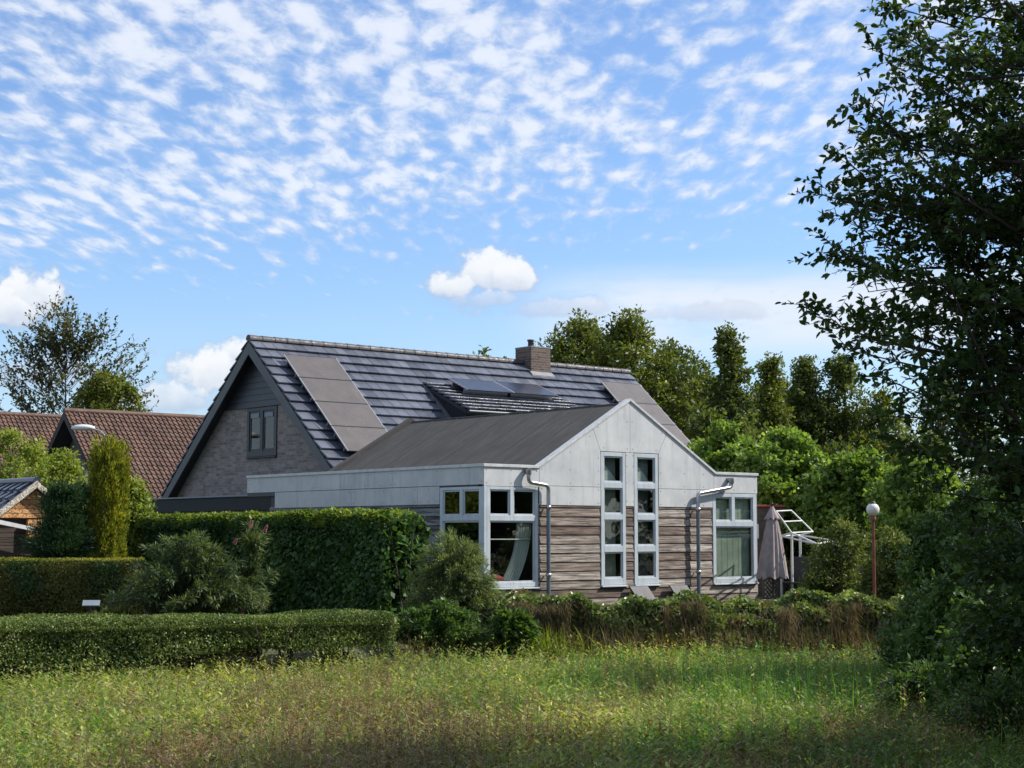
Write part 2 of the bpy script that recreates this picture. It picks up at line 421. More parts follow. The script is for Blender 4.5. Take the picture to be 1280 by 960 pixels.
boards('timber_cladding', 'woodside', sd, .0, 8.0, HS, 2.14, (3.2, 5.6))
# small trim strips beside the tall windows and at the corners
# --- backing walls
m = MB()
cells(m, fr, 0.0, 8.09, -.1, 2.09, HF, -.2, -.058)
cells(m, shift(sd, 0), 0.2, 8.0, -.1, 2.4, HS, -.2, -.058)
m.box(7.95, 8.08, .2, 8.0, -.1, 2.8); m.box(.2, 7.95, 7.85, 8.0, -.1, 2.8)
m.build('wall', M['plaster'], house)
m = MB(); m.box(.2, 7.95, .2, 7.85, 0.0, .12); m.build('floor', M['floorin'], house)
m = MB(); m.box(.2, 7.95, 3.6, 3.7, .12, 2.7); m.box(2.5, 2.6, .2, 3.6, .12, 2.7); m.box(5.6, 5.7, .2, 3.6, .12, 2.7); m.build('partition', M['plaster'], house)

AX, H1, H2 = 4.035, 2.9, 4.41
def rake(x):
    if x <= 1.43: return H1
    if x <= AX: return H1+(x-1.43)*(H2-H1)/(AX-1.43)
    if x <= 6.69: return H2-(x-AX)*(H2-H1)/(6.69-AX)
    return H1
g = .004; c = .055
polys = [
 [(.0, 2.46), (1.445, 2.46), (1.445, rake(1.445)-c), (.0, H1-c)],
 [(1.455, 2.495), (3.16, 2.495), (3.16, 3.255), (2.955, 3.70), (2.955, rake(2.955)-c), (1.455, rake(1.455)-c)],
 [(1.455, 2.10), (3.16, 2.10), (3.16, 2.487), (1.455, 2.487)],
 [(3.172, 3.25), (4.03, 3.25), (4.03, rake(4.03)-c), (2.967, rake(2.967)-c), (2.967, 3.70)],
 [(4.038, 3.25), (4.885, 3.25), (5.13, 3.66), (5.13, rake(5.13)-c), (4.038, rake(4.038)-c)],
 [(3.905, 2.10), (4.138, 2.10), (4.138, 3.243), (3.905, 3.243)],
 [(4.895, 2.495), (6.635, 2.495), (6.635, rake(6.635)-c), (5.142, rake(5.142)-c), (5.142, 3.66), (4.895, 3.255)],
 [(4.895, 2.10), (6.59, 2.10), (6.59, 2.43), (6.635, 2.43), (6.635, 2.487), (4.895, 2.487)],
 [(6.645, 2.435), (8.09, 2.435), (8.09, H1-c), (6.69, H1-c), (6.645, rake(6.645)-c)]]
m = MB()
for p in polys: m.prism([(min(8.07, max(.016, u)), v) for u, v in p], -.10, -.014, fr)
m.build('gable_backing', M['dark'], house)
# fixing screws belong to the panel they hold
def screws(m, pts, mp, d=.0):
    m.cur = 1
    for u, v in pts:
        o = [mp(u+.010*math.cos(k*math.pi/3), v+.010*math.sin(k*math.pi/3), d) for k in range(6)]; o2 = [mp(u+.008*math.cos(k*math.pi/3), v+.008*math.sin(k*math.pi/3), d+.005) for k in range(6)]
        m.add(o+o2, [(6, 7, 8, 9, 10, 11)]+[(i, (i+1) % 6, (i+1) % 6+6, i+6) for i in range(6)])
    m.cur = 0
pts = []
for u in (1.52, 2.3, 3.1): pts += [(u, 2.55), (u, 2.43), (u, 2.15), (u, 2.83)]
pts += [(3.1, 3.1), (2.3, 3.2), (2.85, 3.55), (3.25, 3.32), (3.95, 3.32), (4.1, 3.32), (4.82, 3.32), (3.95, 3.9), (4.1, 3.9), (3.1, 3.75), (5.0, 3.7)]
for v in (2.2, 2.6, 2.95, 3.18): pts += [(3.925, v), (4.118, v)]
for u in (4.95, 5.7, 6.3): pts += [(u, 2.55), (u, 2.43), (u, 2.15), (u, 2.83)]
pts += [(4.95, 3.15), (.06, 2.52), (.7, 2.52), (1.38, 2.52), (.06, 2.78), (.7, 2.78), (1.38, 2.78), (6.72, 2.5), (8.0, 2.5), (8.0, 2.78), (7.3, 2.5)]
def inpoly(p, poly):
    c = False
    for (x0, y0), (x1, y1) in zip(poly, poly[1:]+poly[:1]):
        if (y0 > p[1]) != (y1 > p[1]) and p[0] < (x1-x0)*(p[1]-y0)/(y1-y0)+x0: c = not c
    return c
for p in polys:
    m = MB(); m.prism(p, -.012, .0, fr); screws(m, [q for q in pts if inpoly(q, p)], fr); m.build('fascia_panel', [M['panel'], M['dark']], house)
cut = [0.0, 3.07, 3.98, 6.05, 9.0]
for a, b in zip(cut[:-1], cut[1:]):
    m = MB(); m.prism([(a+g, 2.49), (b-g, 2.49), (b-g, 2.845), (a+g, 2.845)], -.012, .0, sd); screws(m, [(u, v) for u in (a+.08, (a+b)/2, b-.08) for v in (2.55, 2.79)], sd, 0); m.build('fascia_panel', [M['panel'], M['dark']], house)
cut = [1.45, 2.2, 4.61, 7.76]
for a, b in zip(cut[:-1], cut[1:]):
    m = MB(); m.prism([(a+g, 2.115), (b-g, 2.115), (b-g, 2.478), (a+g, 2.478)], -.018, -.006, sd); screws(m, [(u, v) for u in (a+.08, (a+b)/2, b-.08) for v in (2.17, 2.42)], sd, -.006); m.build('fascia_panel', [M['panel'], M['dark']], house)
m = MB(); m.prism([(.2, 2.4), (9.0, 2.4), (9.0, 2.845), (.2, 2.845)], -.09, -.014, sd)
m.prism([(1.45, 2.1), (7.7, 2.1), (7.7, 2.399), (1.45, 2.399)], -.057, -.02, sd); m.build('fascia_backing', M['dark'], house)
# right side and back walls of the wing above
m = MB(); m.box(8.08, 8.09, .02, 8.0, -.05, 2.845); m.build('side_cladding', M['panel'], house)
# coping
m = MB(); key = [0.0, 1.43, AX, 6.69, 8.12]
xs = [-.03]+key[1:4]+[8.12]
for a, b in zip(xs[:-1], xs[1:]):
    za, zb = rake(max(a, 0)), rake(min(b, 8.09))
    m.prism([(a, za-.06), (b, zb-.06), (b, zb), (a, za)], -.14, .028, fr)
m.build('coping', M['coping'], house, .004)
m = MB(); m.prism([(.142, 2.842), (9.0, 2.842), (9.0, 2.902), (.142, 2.902)], -.14, .028, sd); m.build('coping', M['coping'], house, .004)
m = MB(); m.box(8.0, 8.12, .142, 8.0, 2.84, 2.9); m.build('coping', M['coping'], house, .004)
# felt roof
def felt():
    m = MB(); s = MB()
    pr = [(.13, 2.80), (1.40, 2.82), (AX, 4.31), (6.72, 2.82), (8.0, 2.80)]
    for (a, za), (b, zb) in zip(pr[:-1], pr[1:]):
        for k in range(8):
            y0, y1 = .14+k*.96, .14+(k+1)*.96
            m.prism([(a, za-.12), (b, zb-.12), (b, zb), (a, za)], -y1, -y0, fr)
            if k: s.prism([(a, za+.002), (b, zb+.002), (b, zb+.007), (a, za+.007)], -y0-.05, -y0+.03, fr)
    r = m.build('felt_roof', M['felt'], house)
    s.build('felt_seam', plain('felt seam', (.055, .05, .048), .9), r)
    u = MB()
    for a, b in ((1.43, AX), (AX, 6.69)):
        u.prism([(a, rake(a)-.2), (b, rake(b)-.2), (b, rake(b)-.0), (a, rake(a)-.0)], -8.02, -7.824, fr)
    u.build('roof_upstand', M['felt'], house)
    u = MB(); u.tube([(AX, .15, 4.30), (AX, 7.8, 4.30)], .035, 6); u.build('ridge_roll', M['felt'], house)
felt()

# --- drainpipes
def pipe(pts, ztop, x):
    m = MB(); m.tube(pts, .042, 12); o = m.build('drainpipe', M['galv'], house)
    b = MB(); b.tube([(x, -.1, ztop), (x, -.1, .02)], .043, 12); b.build('pipe_length', M['pvc'], o)
    for z in (2.05, .68):
        q = MB(); q.lathe([(.043, -.035), (.056, -.033), (.056, .033), (.043, .035)], 16, (x, -.1, z)); q.box(x-.012, x+.012, -.07, -.001, z-.012, z+.012)
        q.build('pipe_bracket', M['galv'], o)
    h = MB(); h.lathe([(.045, -.09), (.06, -.05), (.062, .03)], 14, (pts[0][0], pts[0][1], pts[0][2])); h.box(pts[0][0]-.05, pts[0][0]+.05, -.12, -.001, pts[0][2]-.02, pts[0][2]+.05)
    h.build('outlet', M['galv'], o); return o
def arc(p):
    out = [Vector(p[0])]
    for a, b, c in zip(p[:-2], p[1:-1], p[2:]):
        a, b, c = Vector(a), Vector(b), Vector(c); r = .09
        s = b+(a-b).normalized()*r; e = b+(c-b).normalized()*r
        for t in (0, .25, .5, .75, 1): out.append(s*(1-t)**2+b*2*t*(1-t)+e*t*t)
    out.append(Vector(p[-1])); return out
pipe(arc([(1.08, -.1, 2.78), (1.08, -.1, 2.55), (1.61, -.1, 2.49), (1.61, -.1, 2.0)]), 2.02, 1.61)
pipe(arc([(7.11, -.1, 2.72), (7.11, -.1, 2.56), (6.01, -.1, 2.40), (6.01, -.1, 2.0)]), 2.02, 6.01)

# --- main roof
MX0, MX1, MY, HR, SL = 2.345, 16.6, 12.968, 6.759, R(41.42)
TS = math.tan(SL); CS, SN = math.cos(SL), math.sin(SL)
def rp(x, t, off, sgn=-1):   # sgn -1 front slope, +1 back slope
    return (x, MY+sgn*(t*CS+off*SN), HR-t*SN+off*CS)
def tiles(mb, x0, x1, rows, gauge, fn, w=.33, skip=None):
    n = round((x1-x0)/w); w = (x1-x0)/n
    for r in range(rows):
        for i in range(n):
            a = x0+i*w+.005; b = a+w-.01; t0 = .02+r*gauge; t1 = t0+gauge+.05
            if skip and skip((a+b)/2, (t0+t1)/2): continue
            j = random.uniform(-.004, .004); k = random.uniform(-.003, .003)
            mb.hexa([fn(a, t0, -.03), fn(b, t0, -.03), fn(b, t1, .030+j), fn(a, t1, .030+j+k), fn(a, t0, .002), fn(b, t0, .002), fn(b, t1, .078+j), fn(a, t1, .078+j+k)])
dX0, dX1, dY0, dY1, dZ0, dZ1 = 7.35, 12.05, 9.8, 11.93, 4.94, 5.84
roof = MB(); tiles(roof, MX0, MX1, 16, .390, lambda x, t, o: rp(x, t, o), skip=lambda x, t: dX0+.1 < x < dX1-.1 and 1.5 < t < 4.0)
tiles(roof, MX0, MX1, 16, .390, lambda x, t, o: rp(x, t, o, 1))
roofo = roof.build('tiled_roof', M['tile'], house, .003)
m = MB()
for s in (-1, 1):
    a = [(MY, HR-.03/CS), (MY+s*6.25*CS, HR-6.25*SN-.03/CS), (MY+s*6.25*CS, HR-6.25*SN-.14/CS), (MY, HR-.14/CS)]
    m.prism(a, -MX1+.06, -MX0-.06, lambda u, v, d: (-d, u, v))
m.build('roof_deck', M['dark'], house)
m = MB(); n = 36; L = (MX1-MX0)/n
for i in range(n):
    x = MX0+i*L
    for (xa, xb, r0, r1) in ((x, x+L+.03, .125, .112),):
        pa, pb = [], []
        for k in range(9):
            t = math.pi*(-.08+1.16*k/8); pa.append((xa, MY+r0*math.cos(t), HR+.0+r0*math.sin(t)*.95)); pb.append((xb, MY+r1*math.cos(t), HR+r1*math.sin(t)*.95))
        m.add(pa+pb, [(k, k+1, k+10, k+9) for k in range(8)], True); m.add(pa, [tuple(range(9))]); m.add(pb, [tuple(range(9))[::-1]])
m.build('ridge_tiles', M['ridge'], house)
# barge boards (both gables) and soffit
for xa, xb in ((MX0+.01, MX0+.05), (MX1-.05, MX1-.01)):
    for s in (-1, 1):
        m = MB(); e = 6.42 if s > 0 else 6.3
        m.prism([(MY, HR-.07), (MY+s*e*CS, HR-e*SN-.07), (MY+s*e*CS, HR-e*SN-.37), (MY, HR-.42)], -xb, -xa, lambda u, v, d: (-d, u, v))
        m.build('barge_board', M['barge'], house, .004)
for xa, xb in ((MX0+.052, MX0+.37), (MX1-.35, MX1-.052)):
    for s in (-1, 1):
        m = MB(); m.prism([(MY, HR-.22), (MY+s*6.3*CS, HR-6.3*SN-.22), (MY+s*6.3*CS, HR-6.3*SN-.25), (MY, HR-.25)], -xb, -xa, lambda u, v, d: (-d, u, v))
        m.build('soffit', M['dark'], house)
# brick walls
GX = 2.70
def gz_(y): return 6.759-.21-abs(y-MY)*TS
def gablewall(x, mat, name):
    m = MB(); mp = lambda u, v, d: (-d, u, v)
    W = (12.0, 13.52, 3.58, 4.92)
    for poly in ([(8.57, -.1), (W[0], -.1), (W[0], gz_(W[0])), (8.57, gz_(8.57))], [(W[1], -.1), (17.37, -.1), (17.37, gz_(17.37)), (W[1], gz_(W[1]))],
                 [(W[0], -.1), (W[1], -.1), (W[1], W[2]), (W[0], W[2])], [(W[0], W[3]), (W[1], W[3]), (W[1], gz_(W[1])), (MY, gz_(MY)), (W[0], gz_(W[0]))]):
        m.prism(poly, -x-.25, -x, mp)
    return m.build(name, M[mat], house)
gablewall(GX, 'brick', 'gable_wall')
m = MB(); m.box(GX+.252, MX1-.42, 8.57, 8.82, -.1, 2.6); m.box(GX+.252, MX1-.42, 17.12, 17.37, -.1, 2.6)
m.prism([(8.57, -.1), (17.37, -.1), (17.37, gz_(17.37)), (MY, gz_(MY)), (8.57, gz_(8.57))], -MX1+.17, -MX1+.42, lambda u, v, d: (-d, u, v)); m.build('wall', M['brick'], house)
# attic floor stops light leaking
m = MB(); m.box(GX+.25, MX1-.43, 8.83, 17.1, 2.5, 2.58); m.build('attic_floor', M['floorin'], house)
# dark boards in gable peak
m = MB(); v = 4.93
while v < 6.2:
    hw_ = (gz_(MY)-v)/TS; hw2 = max(.02, (gz_(MY)-v-.16)/TS)
    m.hexa([(GX-.045, MY-hw_, v), (GX-.002, MY-hw_, v), (GX-.002, MY+hw_, v), (GX-.045, MY+hw_, v), (GX-.03, MY-hw2, v+.163), (GX-.002, MY-hw2, v+.163), (GX-.002, MY+hw2, v+.163), (GX-.03, MY+hw2, v+.163)])
    v += .168
m.build('peak_boards', M['dark'], house)
gm = lambda u, v, d: (GX-d, u, v)
w = window(house, gm, (12.01, 13.51, 3.59, 4.91), [(12.12, 12.70, 3.74, 4.82), (12.82, 13.40, 3.74, 4.82)], 'dark', .03, 'glassdark', .06, 'dark framed two-light window in the brick gable')
for y_ in (12.20, 12.90): m = MB(); m.box(GX-.025, GX+.03, y_, y_+.42, 4.64, 4.76); m.build('vent_strip', M['pvc'], w)
m = MB(); m.box(GX+.3, GX+1.6, 11.9, 13.6, 3.3, 5.0); m.build('attic_dark_box', M['blackw'], house)  # solid black box paints the unlit interior behind the gable window
# chimney
m = MB(); m.box(12.09, 12.88, 12.57, 13.32, 5.9, 7.22); ch = m.build('chimney', M['chim'], house, .004)
m = MB(); m.box(12.08, 12.89, 12.56, 13.33, 7.222, 7.265); m.build('chimney_cap', M['zinc'], ch, .006)
m = MB(); m.lathe([(.09, 0), (.085, .19), (.11, .2), (.11, .25), (.08, .25), (.08, .0)], 18, (12.40, 12.95, 7.26)); m.build('flue_pipe', M['ridge'], ch)
m = MB(); m.prism([(12.42, rp(0, .74, 0)[2]+.07), (12.565, rp(0, .55, 0)[2]+.07), (12.565, rp(0, .55, 0)[2]+.09), (12.42, rp(0, .74, 0)[2]+.09)], -12.93, -12.03, lambda u, v, d: (-d, u, v)); m.build('lead_flashing', M['zinc'], ch)
# dormer
DT = (dZ1-dZ0)/(dY1-dY0); DA = math.atan(DT)
dm = MB(); pc = [(dY0+.12, rp(0, (MY-dY0-.12)/CS, 0)[2]-.25), (dY0+.12, dZ0), (dY1, dZ1-.06)]
for xa, xb in ((dX0+.1, dX0+.2), (dX1-.2, dX1-.1)): dm.prism(pc, -xb, -xa, lambda u, v, d: (-d, u, v))
dm.box(dX0+.2, dX1-.2, dY0+.13, dY0+.25, rp(0, (MY-dY0)/CS, 0)[2]-.3, dZ0)
dorm = dm.build('dormer', plain('dormer cheek paint', (.012, .014, .02), .5, 0, .1), house)
def dp(x, t, o): return (x, dY1-t*math.cos(DA)-o*math.sin(DA), dZ1-t*math.sin(DA)+o*math.cos(DA))
DL = math.hypot(dY1-dY0, dZ1-dZ0)
m = MB(); tiles(m, dX0, dX1, 8, (DL+.02)/8, dp, .33); m.build('dormer_roof', M['tile'], dorm, .003)
m = MB(); m.hexa([dp(dX0+.03, 0, -.13), dp(dX1-.03, 0, -.13), dp(dX1-.03, DL, -.13), dp(dX0+.03, DL, -.13), dp(dX0+.03, 0, -.035), dp(dX1-.03, 0, -.035), dp(dX1-.03, DL, -.035), dp(dX0+.03, DL, -.035)])
m.box(dX0, dX1, dY0-.08, dY0-.04, dZ0-.17, dZ0-.03); m.build('dormer_fascia', M['dark'], dorm)
m = MB(); m.tube([(dX0-.02, dY0-.13, dZ0-.09), (dX1+.02, dY0-.13, dZ0-.09)], .055, 10); m.build('gutter', M['dark'], dorm)
window(house, lambda u, v, d: (u, dY0+.13-d, v), (8.0, 11.4, 4.2, 4.78), [(8.08, 9.1, 4.26, 4.72), (9.2, 10.2, 4.26, 4.72), (10.3, 11.3, 4.26, 4.72)], 'dark', .03, 'glassdark', .04, 'low dormer window half hidden behind the felt roof')
m = MB(); m.hexa([(dX0-.06, MY-1.2, rp(0, 1.2/CS, .075)[2]), (dX0+.1, MY-1.2, rp(0, 1.2/CS, .075)[2]), (dX0+.1, dY0, rp(0, (MY-dY0)/CS, .075)[2]), (dX0-.06, dY0, rp(0, (MY-dY0)/CS, .075)[2]),
                 (dX0-.06, MY-1.2, rp(0, 1.2/CS, .095)[2]), (dX0+.1, MY-1.2, rp(0, 1.2/CS, .095)[2]), (dX0+.1, dY0, rp(0, (MY-dY0)/CS, .095)[2]), (dX0-.06, dY0, rp(0, (MY-dY0)/CS, .095)[2])]); m.build('lead_flashing', M['zinc'], dorm)
# solar panels
def solar(fn, x, t, w=1.70, h=1.02, off=.14, mat='solar', label=None):
    e = .018; m = MB()
    def slab(mb, a, b, c, d, o0, o1): mb.hexa([fn(a, c, o0), fn(b, c, o0), fn(b, d, o0), fn(a, d, o0), fn(a, c, o1), fn(b, c, o1), fn(b, d, o1), fn(a, d, o1)])
    slab(m, x+e, x+w-e, t+e, t+h-e, off-.025, off-.003)
    p = m.build('solar_panel', M[mat], house)
    f = MB(); 
    for i_, (a, b, c, d) in enumerate(((x, x+w, t, t+e*.6), (x, x+w, t+h-e*.6, t+h), (x, x+e, t+e*.6, t+h-e*.6), (x+w-e, x+w, t+e*.6, t+h-e*.6))):
        f.cur = 1 if i_ < 2 else 0; slab(f, a, b, c, d, off-.035, off)
    f.build('panel_frame', [M['alu'], M['dark']], p)
    if off > .2:
        for c in (t+.2, t+h-.25):
            r = MB(); slab(r, x+.05, x+w-.05, c, c+.04, .05, off-.036); r.build('mounting_rail', M['alu'], p)
    if label: p['label'] = label
for i in range(4):
    solar(lambda x, t, o: rp(x, t, o), 2.93, .93+i*1.03, off=.24)
    solar(lambda x, t, o: rp(x, t, o), 14.55, .98+i*1.05, 1.70, 1.04, off=.24)
for x in (8.1, 9.83): solar(dp, x, .25, 1.70, 1.02, .24, 'solardark', 'glossy dark panel lying low on the dormer roof')
# side extension with flat roof
m = MB(); m.box(1.15, 2.8, 8.6, 16.4, -.1, 2.1); m.build('extension_wall', M['render'], house)
m = MB(); m.box(1.0, 2.81, 8.45, 16.6, 2.1, 2.45); m.build('flat_roof_fascia', M['darkgreen'], house, .01)
m = MB(); m.box(.96, 2.81, 8.43, 16.64, 2.452, 2.49); m.build('flat_roof_edge', M['pvc'], house, .005)
m = MB(); m.tube(arc([(.93, 9.05, 2.44), (.93, 9.0, 2.28), (.93, 8.75, 2.16), (.93, 8.72, 1.9)]), .04, 10); m.build('drainpipe', M['galv'], house)

def inhouse(o): o.location = HOUSE; o.rotation_euler = (0, 0, YAW); return o
# curtain behind the corner window: gathered, swept to the left at the bottom
def curtain():
    m = MB(); nu, nv = 60, 24; V = []
    for j in range(nv+1):
        t = j/nv; z = 1.72-1.14*t
        x0 = 1.02-.36*t**2.2; x1 = 1.40-.30*t**2.0; w = x1-x0
        for i in range(nu+1):
            s = i/nu; V.append((x0+w*s, .20+.035*math.sin(s*38)*(1-.3*t)+.05*t, z))
    m.add(V, [(j*(nu+1)+i, j*(nu+1)+i+1, (j+1)*(nu+1)+i+1, (j+1)*(nu+1)+i) for j in range(nv) for i in range(nu)], True)
    return m.build('curtain', M['curtain'])
tag(inhouse(curtain()), 'white gathered curtain swept aside inside the left corner window', 'curtain')
m = MB(); m.tube([(.12, .17, 1.40), (1.36, .17, 1.40)], .012, 8); tag(inhouse(m.build('curtain_rail', M['white'])), 'thin white rail across the lower pane of the left corner window', 'rail')
m = MB(); 
V = []; 
for j in range(9):
    p = math.pi*j/8
    for i in range(16): t = 2*math.pi*i/16; V.append((.45+.27*math.sin(p)*abs(math.cos(t))**.6*(1 if math.cos(t) > 0 else -1), .32+.14*math.sin(p)*abs(math.sin(t))**.6*(1 if math.sin(t) > 0 else -1), .61+.09*math.cos(p)))
m.add(V, [(j*16+i, j*16+(i+1) % 16, (j+1)*16+(i+1) % 16, (j+1)*16+i) for j in range(8) for i in range(16)], True)
tag(inhouse(m.build('cushion', M['redcloth'])), 'red cushion just inside the left corner window', 'cushion')
m = MB(); m.box(.2, 1.4, .2, .6, .45, .52); tag(inhouse(m.build('shelf', M['white'])), 'low shelf inside the left corner window under the curtain', 'shelf')
m = MB()
for i in range(14): m.box(6.66+i*.0925, 6.66+i*.0925+.091, .14+.004*(i % 2), .146+.004*(i % 2), .5, 2.36)
tag(inhouse(m.build('window_blind', M['blind'])), 'pale green blind drawn down inside the right corner window', 'blind')
for u, lb in ((3.27, 'pale blind corner in the top pane of the left tall window'), (4.245, 'pale blind corner in the top pane of the right tall window')):
    m = MB(); m.prism([(u, 2.62), (u+.52, 2.62), (u+.36, 2.8), (u, 3.12)], -.17, -.16, fr); tag(inhouse(m.build('blind', M['curtain'])), lb, 'blind')
    lf = u < 4
    m = MB(); m.box(u, u+.5, .19, .195, .58, 2.5)
    tag(inhouse(m.build('roller_blind', plain('olive blind cloth', (.26, .275, .23) if lf else (.075, .076, .07), .9, 0, .1))), 'olive roller blind drawn behind the '+('left' if lf else 'right')+' tall window', 'blind')
    m = MB(); m.box(u, u+.5, .19, .195, 2.58, 3.18)  # added grey sheet paints the sky reflection seen in the top pane
    tag(inhouse(m.build('reflection_sheet', plain('grey sky reflection', (.24, .25, .25), .9, 0, .1))), 'added grey sheet for the sky reflection in the top pane of the '+('left' if lf else 'right')+' tall window', 'blind')
# two slabs leaning on the wall
for x in (3.98, 5.18):
    m = MB(); m.hexa([(x+.06, -.34, -.02), (x+.60, -.34, -.02), (x+.60, -.29, -.02), (x+.06, -.29, -.02), (x-.08, -.10, .40), (x+.46, -.10, .40), (x+.46, -.05, .41), (x-.08, -.05, .41)])
    tag(inhouse(m.build('leaning_slab', M['slate'], None, .006)), 'grey slab leaning on the timber wall '+('under the two tall windows' if x < 5 else 'between the right tall window and the right drainpipe'), 'slab', 'grey slabs leaning on the wall')

# ================================================================== LEAF MATERIALS
LM = dict(
 hedge=leafmat('privet hedge leaves', [(0.057, 0.093, 0.033), (0.124, 0.173, 0.057), (0.248, 0.293, 0.111)], .25, .4, 1.6, [((.16, .12, .06), .62, .8, 2.3)]),
 ivy=leafmat('ivy leaves', [(0.033, 0.075, 0.026), (0.054, 0.108, 0.038), (0.090, 0.164, 0.053)], .22, .32, 1.0),
 ivysunlit=leafmat('ivy leaves tinted sunlit', [(.07, .12, .025), (.13, .19, .04), (.22, .25, .06)], .4, .35, 1.5),  # lighter leaf colour paints the sunlit rim along the ivy hedge top
 brownhedge=leafmat('browning conifer hedge', [(0.122, 0.101, 0.031), (0.071, 0.108, 0.029), (0.172, 0.137, 0.043)], .2, .6, 1.3, [((.045, .09, .03), .5, .62, .9)]),
 yellowtip=leafmat('yellow green hedge tips', [(.20, .20, .03), (.28, .26, .05)], .35, .5),
 golden=leafmat('golden yew foliage', [(0.085, 0.121, 0.019), (0.192, 0.210, 0.030), (0.408, 0.372, 0.054)], .35, .5, 3.0),
 darkcon=leafmat('dark conifer foliage', [(0.024, 0.054, 0.029), (0.042, 0.086, 0.042), (0.066, 0.120, 0.054)], .15, .5),
 light=leafmat('light green leaves', [(.11, .16, .03), (.20, .25, .05), (.31, .34, .085)], .4, .45, .8),
 bright=leafmat('bright broad leaves', [(0.084, 0.146, 0.039), (0.157, 0.241, 0.056), (0.280, 0.370, 0.112)], .4, .32, .9),
 buddleia=leafmat('grey green buddleia leaves', [(0.083, 0.121, 0.055), (0.154, 0.198, 0.094), (0.275, 0.319, 0.165)], .3, .5, 1.5),
 buddleia2=leafmat('dull green buddleia leaves', [(.05, .08, .035), (.09, .13, .06), (.17, .21, .11)], .28, .5, 1.5),
 olive=leafmat('olive shrub leaves', [(.07, .095, .03), (.12, .15, .05), (.18, .20, .075)], .35, .4, 1.2),
 oak=leafmat('background tree leaves', [(0.073, 0.101, 0.026), (0.122, 0.148, 0.036), (0.180, 0.195, 0.051)], .38, .45, .45),
 oak2=leafmat('background dark tree leaves', [(0.056, 0.085, 0.026), (0.093, 0.123, 0.038), (0.139, 0.159, 0.052)], .36, .45, .45),
 round=leafmat('round tree leaves', [(0.105, 0.128, 0.027), (0.150, 0.173, 0.037), (0.210, 0.225, 0.053)], .28, .5, .5),
 sparse=leafmat('sparse tree leaves', [(.06, .085, .035), (.10, .13, .05), (.13, .10, .06), (.15, .17, .065)], .25, .4, .4),
 alder=leafmat('near tree leaves', [(0.029, 0.054, 0.022), (0.047, 0.083, 0.028), (0.074, 0.125, 0.036)], .34, .32, .9),
 under=leafmat('undergrowth leaves', [(0.044, 0.091, 0.029), (0.081, 0.143, 0.044), (0.131, 0.204, 0.060)], .28, .35, .8),
 grass=leafmat('meadow blades', [(0.098, 0.146, 0.043), (0.207, 0.244, 0.073), (0.378, 0.403, 0.146), (0.512, 0.476, 0.244)], .35, .55, .35,
               [((.145, .105, .06), .50, .60, .62)]),
 greengrass=leafmat('green grass blades', [(0.071, 0.157, 0.035), (0.110, 0.228, 0.048), (0.157, 0.283, 0.064)], .35, .5, .5),
 weed=leafmat('yellow green meadow herbs', [(0.106, 0.148, 0.042), (0.211, 0.264, 0.074), (0.465, 0.475, 0.190), (0.169, 0.137, 0.079), (0.285, 0.327, 0.106)], .38, .5, .5),
 brownweed=leafmat('withered brown herbs', [(.13, .075, .045), (.21, .135, .085), (.30, .22, .15), (.11, .12, .05)], .25, .7, .8),
 dead=leafmat('dead hanging grass', [(.13, .095, .055), (.20, .15, .09), (.10, .08, .04)], .2, .8, 1.5),
 rust=leafmat('rusty dock leaves', [(.10, .05, .03), (.17, .09, .055), (.24, .16, .10), (.07, .05, .03)], .2, .7, .8),
 straw=leafmat('pale straw', [(.26, .22, .13), (.42, .37, .24), (.34, .33, .17)], .25, .8, 1.5),
 reed=leafmat('bright reed blades', [(.16, .24, .035), (.26, .30, .05)], .4, .45),
 bankivy=leafmat('bank ivy leaves', [(0.081, 0.134, 0.045), (0.153, 0.215, 0.072), (0.286, 0.321, 0.126)], .25, .3, 1.5, [((.18, .14, .07), .53, .66, 2.4)]),
 pink=leafmat('pink flower petals', [(.36, .12, .22), (.48, .22, .32)], .2, .6),
 white=leafmat('white flower petals', [(.6, .6, .55), (.7, .7, .66)], .2, .6),
)

# ================================================================== GROUND
def ground():
    xs = np.concatenate([-np.geomspace(900, 14, 26), np.linspace(-13, 13, 70), np.geomspace(14, 900, 26)])
    ys = np.concatenate([[-200, -60, -20, -5], np.linspace(0, 30, 100), np.geomspace(31, 1500, 34)])
    X, Y = np.meshgrid(xs, ys); Z = gz(X, Y)+np.where(Y < 40, .02*np.sin(X*1.7+Y)*np.sin(Y*1.3), 0)
    V = np.stack([X, Y, Z], -1).reshape(-1, 3); nx = len(xs); i = np.arange(len(ys)-1)[:, None]*nx+np.arange(nx-1)[None]
    Fq = np.stack([i, i+1, i+nx+1, i+nx], -1).reshape(-1, 4)
    m, nt, b = newmat('meadow soil and turf'); v = coords(nt)
    c = ramp(nt, noise(nt, v, .9, 8, .7), [(.3, (.045, .05, .02)), (.5, (.06, .065, .025)), (.72, (.085, .065, .035))])
    c = mixc(nt, .5, c, ramp(nt, noise(nt, v, 24, 4, .7), [(.3, (.03, .03, .014)), (.7, (.12, .12, .05))]))
    nt.links.new(c, b.inputs['Base Color']); b.inputs['Roughness'].default_value = .95
    bump(nt, b, noise(nt, v, 12, 6, .7), .8, .05)
    o = npmesh('ground', V, Fq, m, None, True); tag(o, kind='structure')
ground()

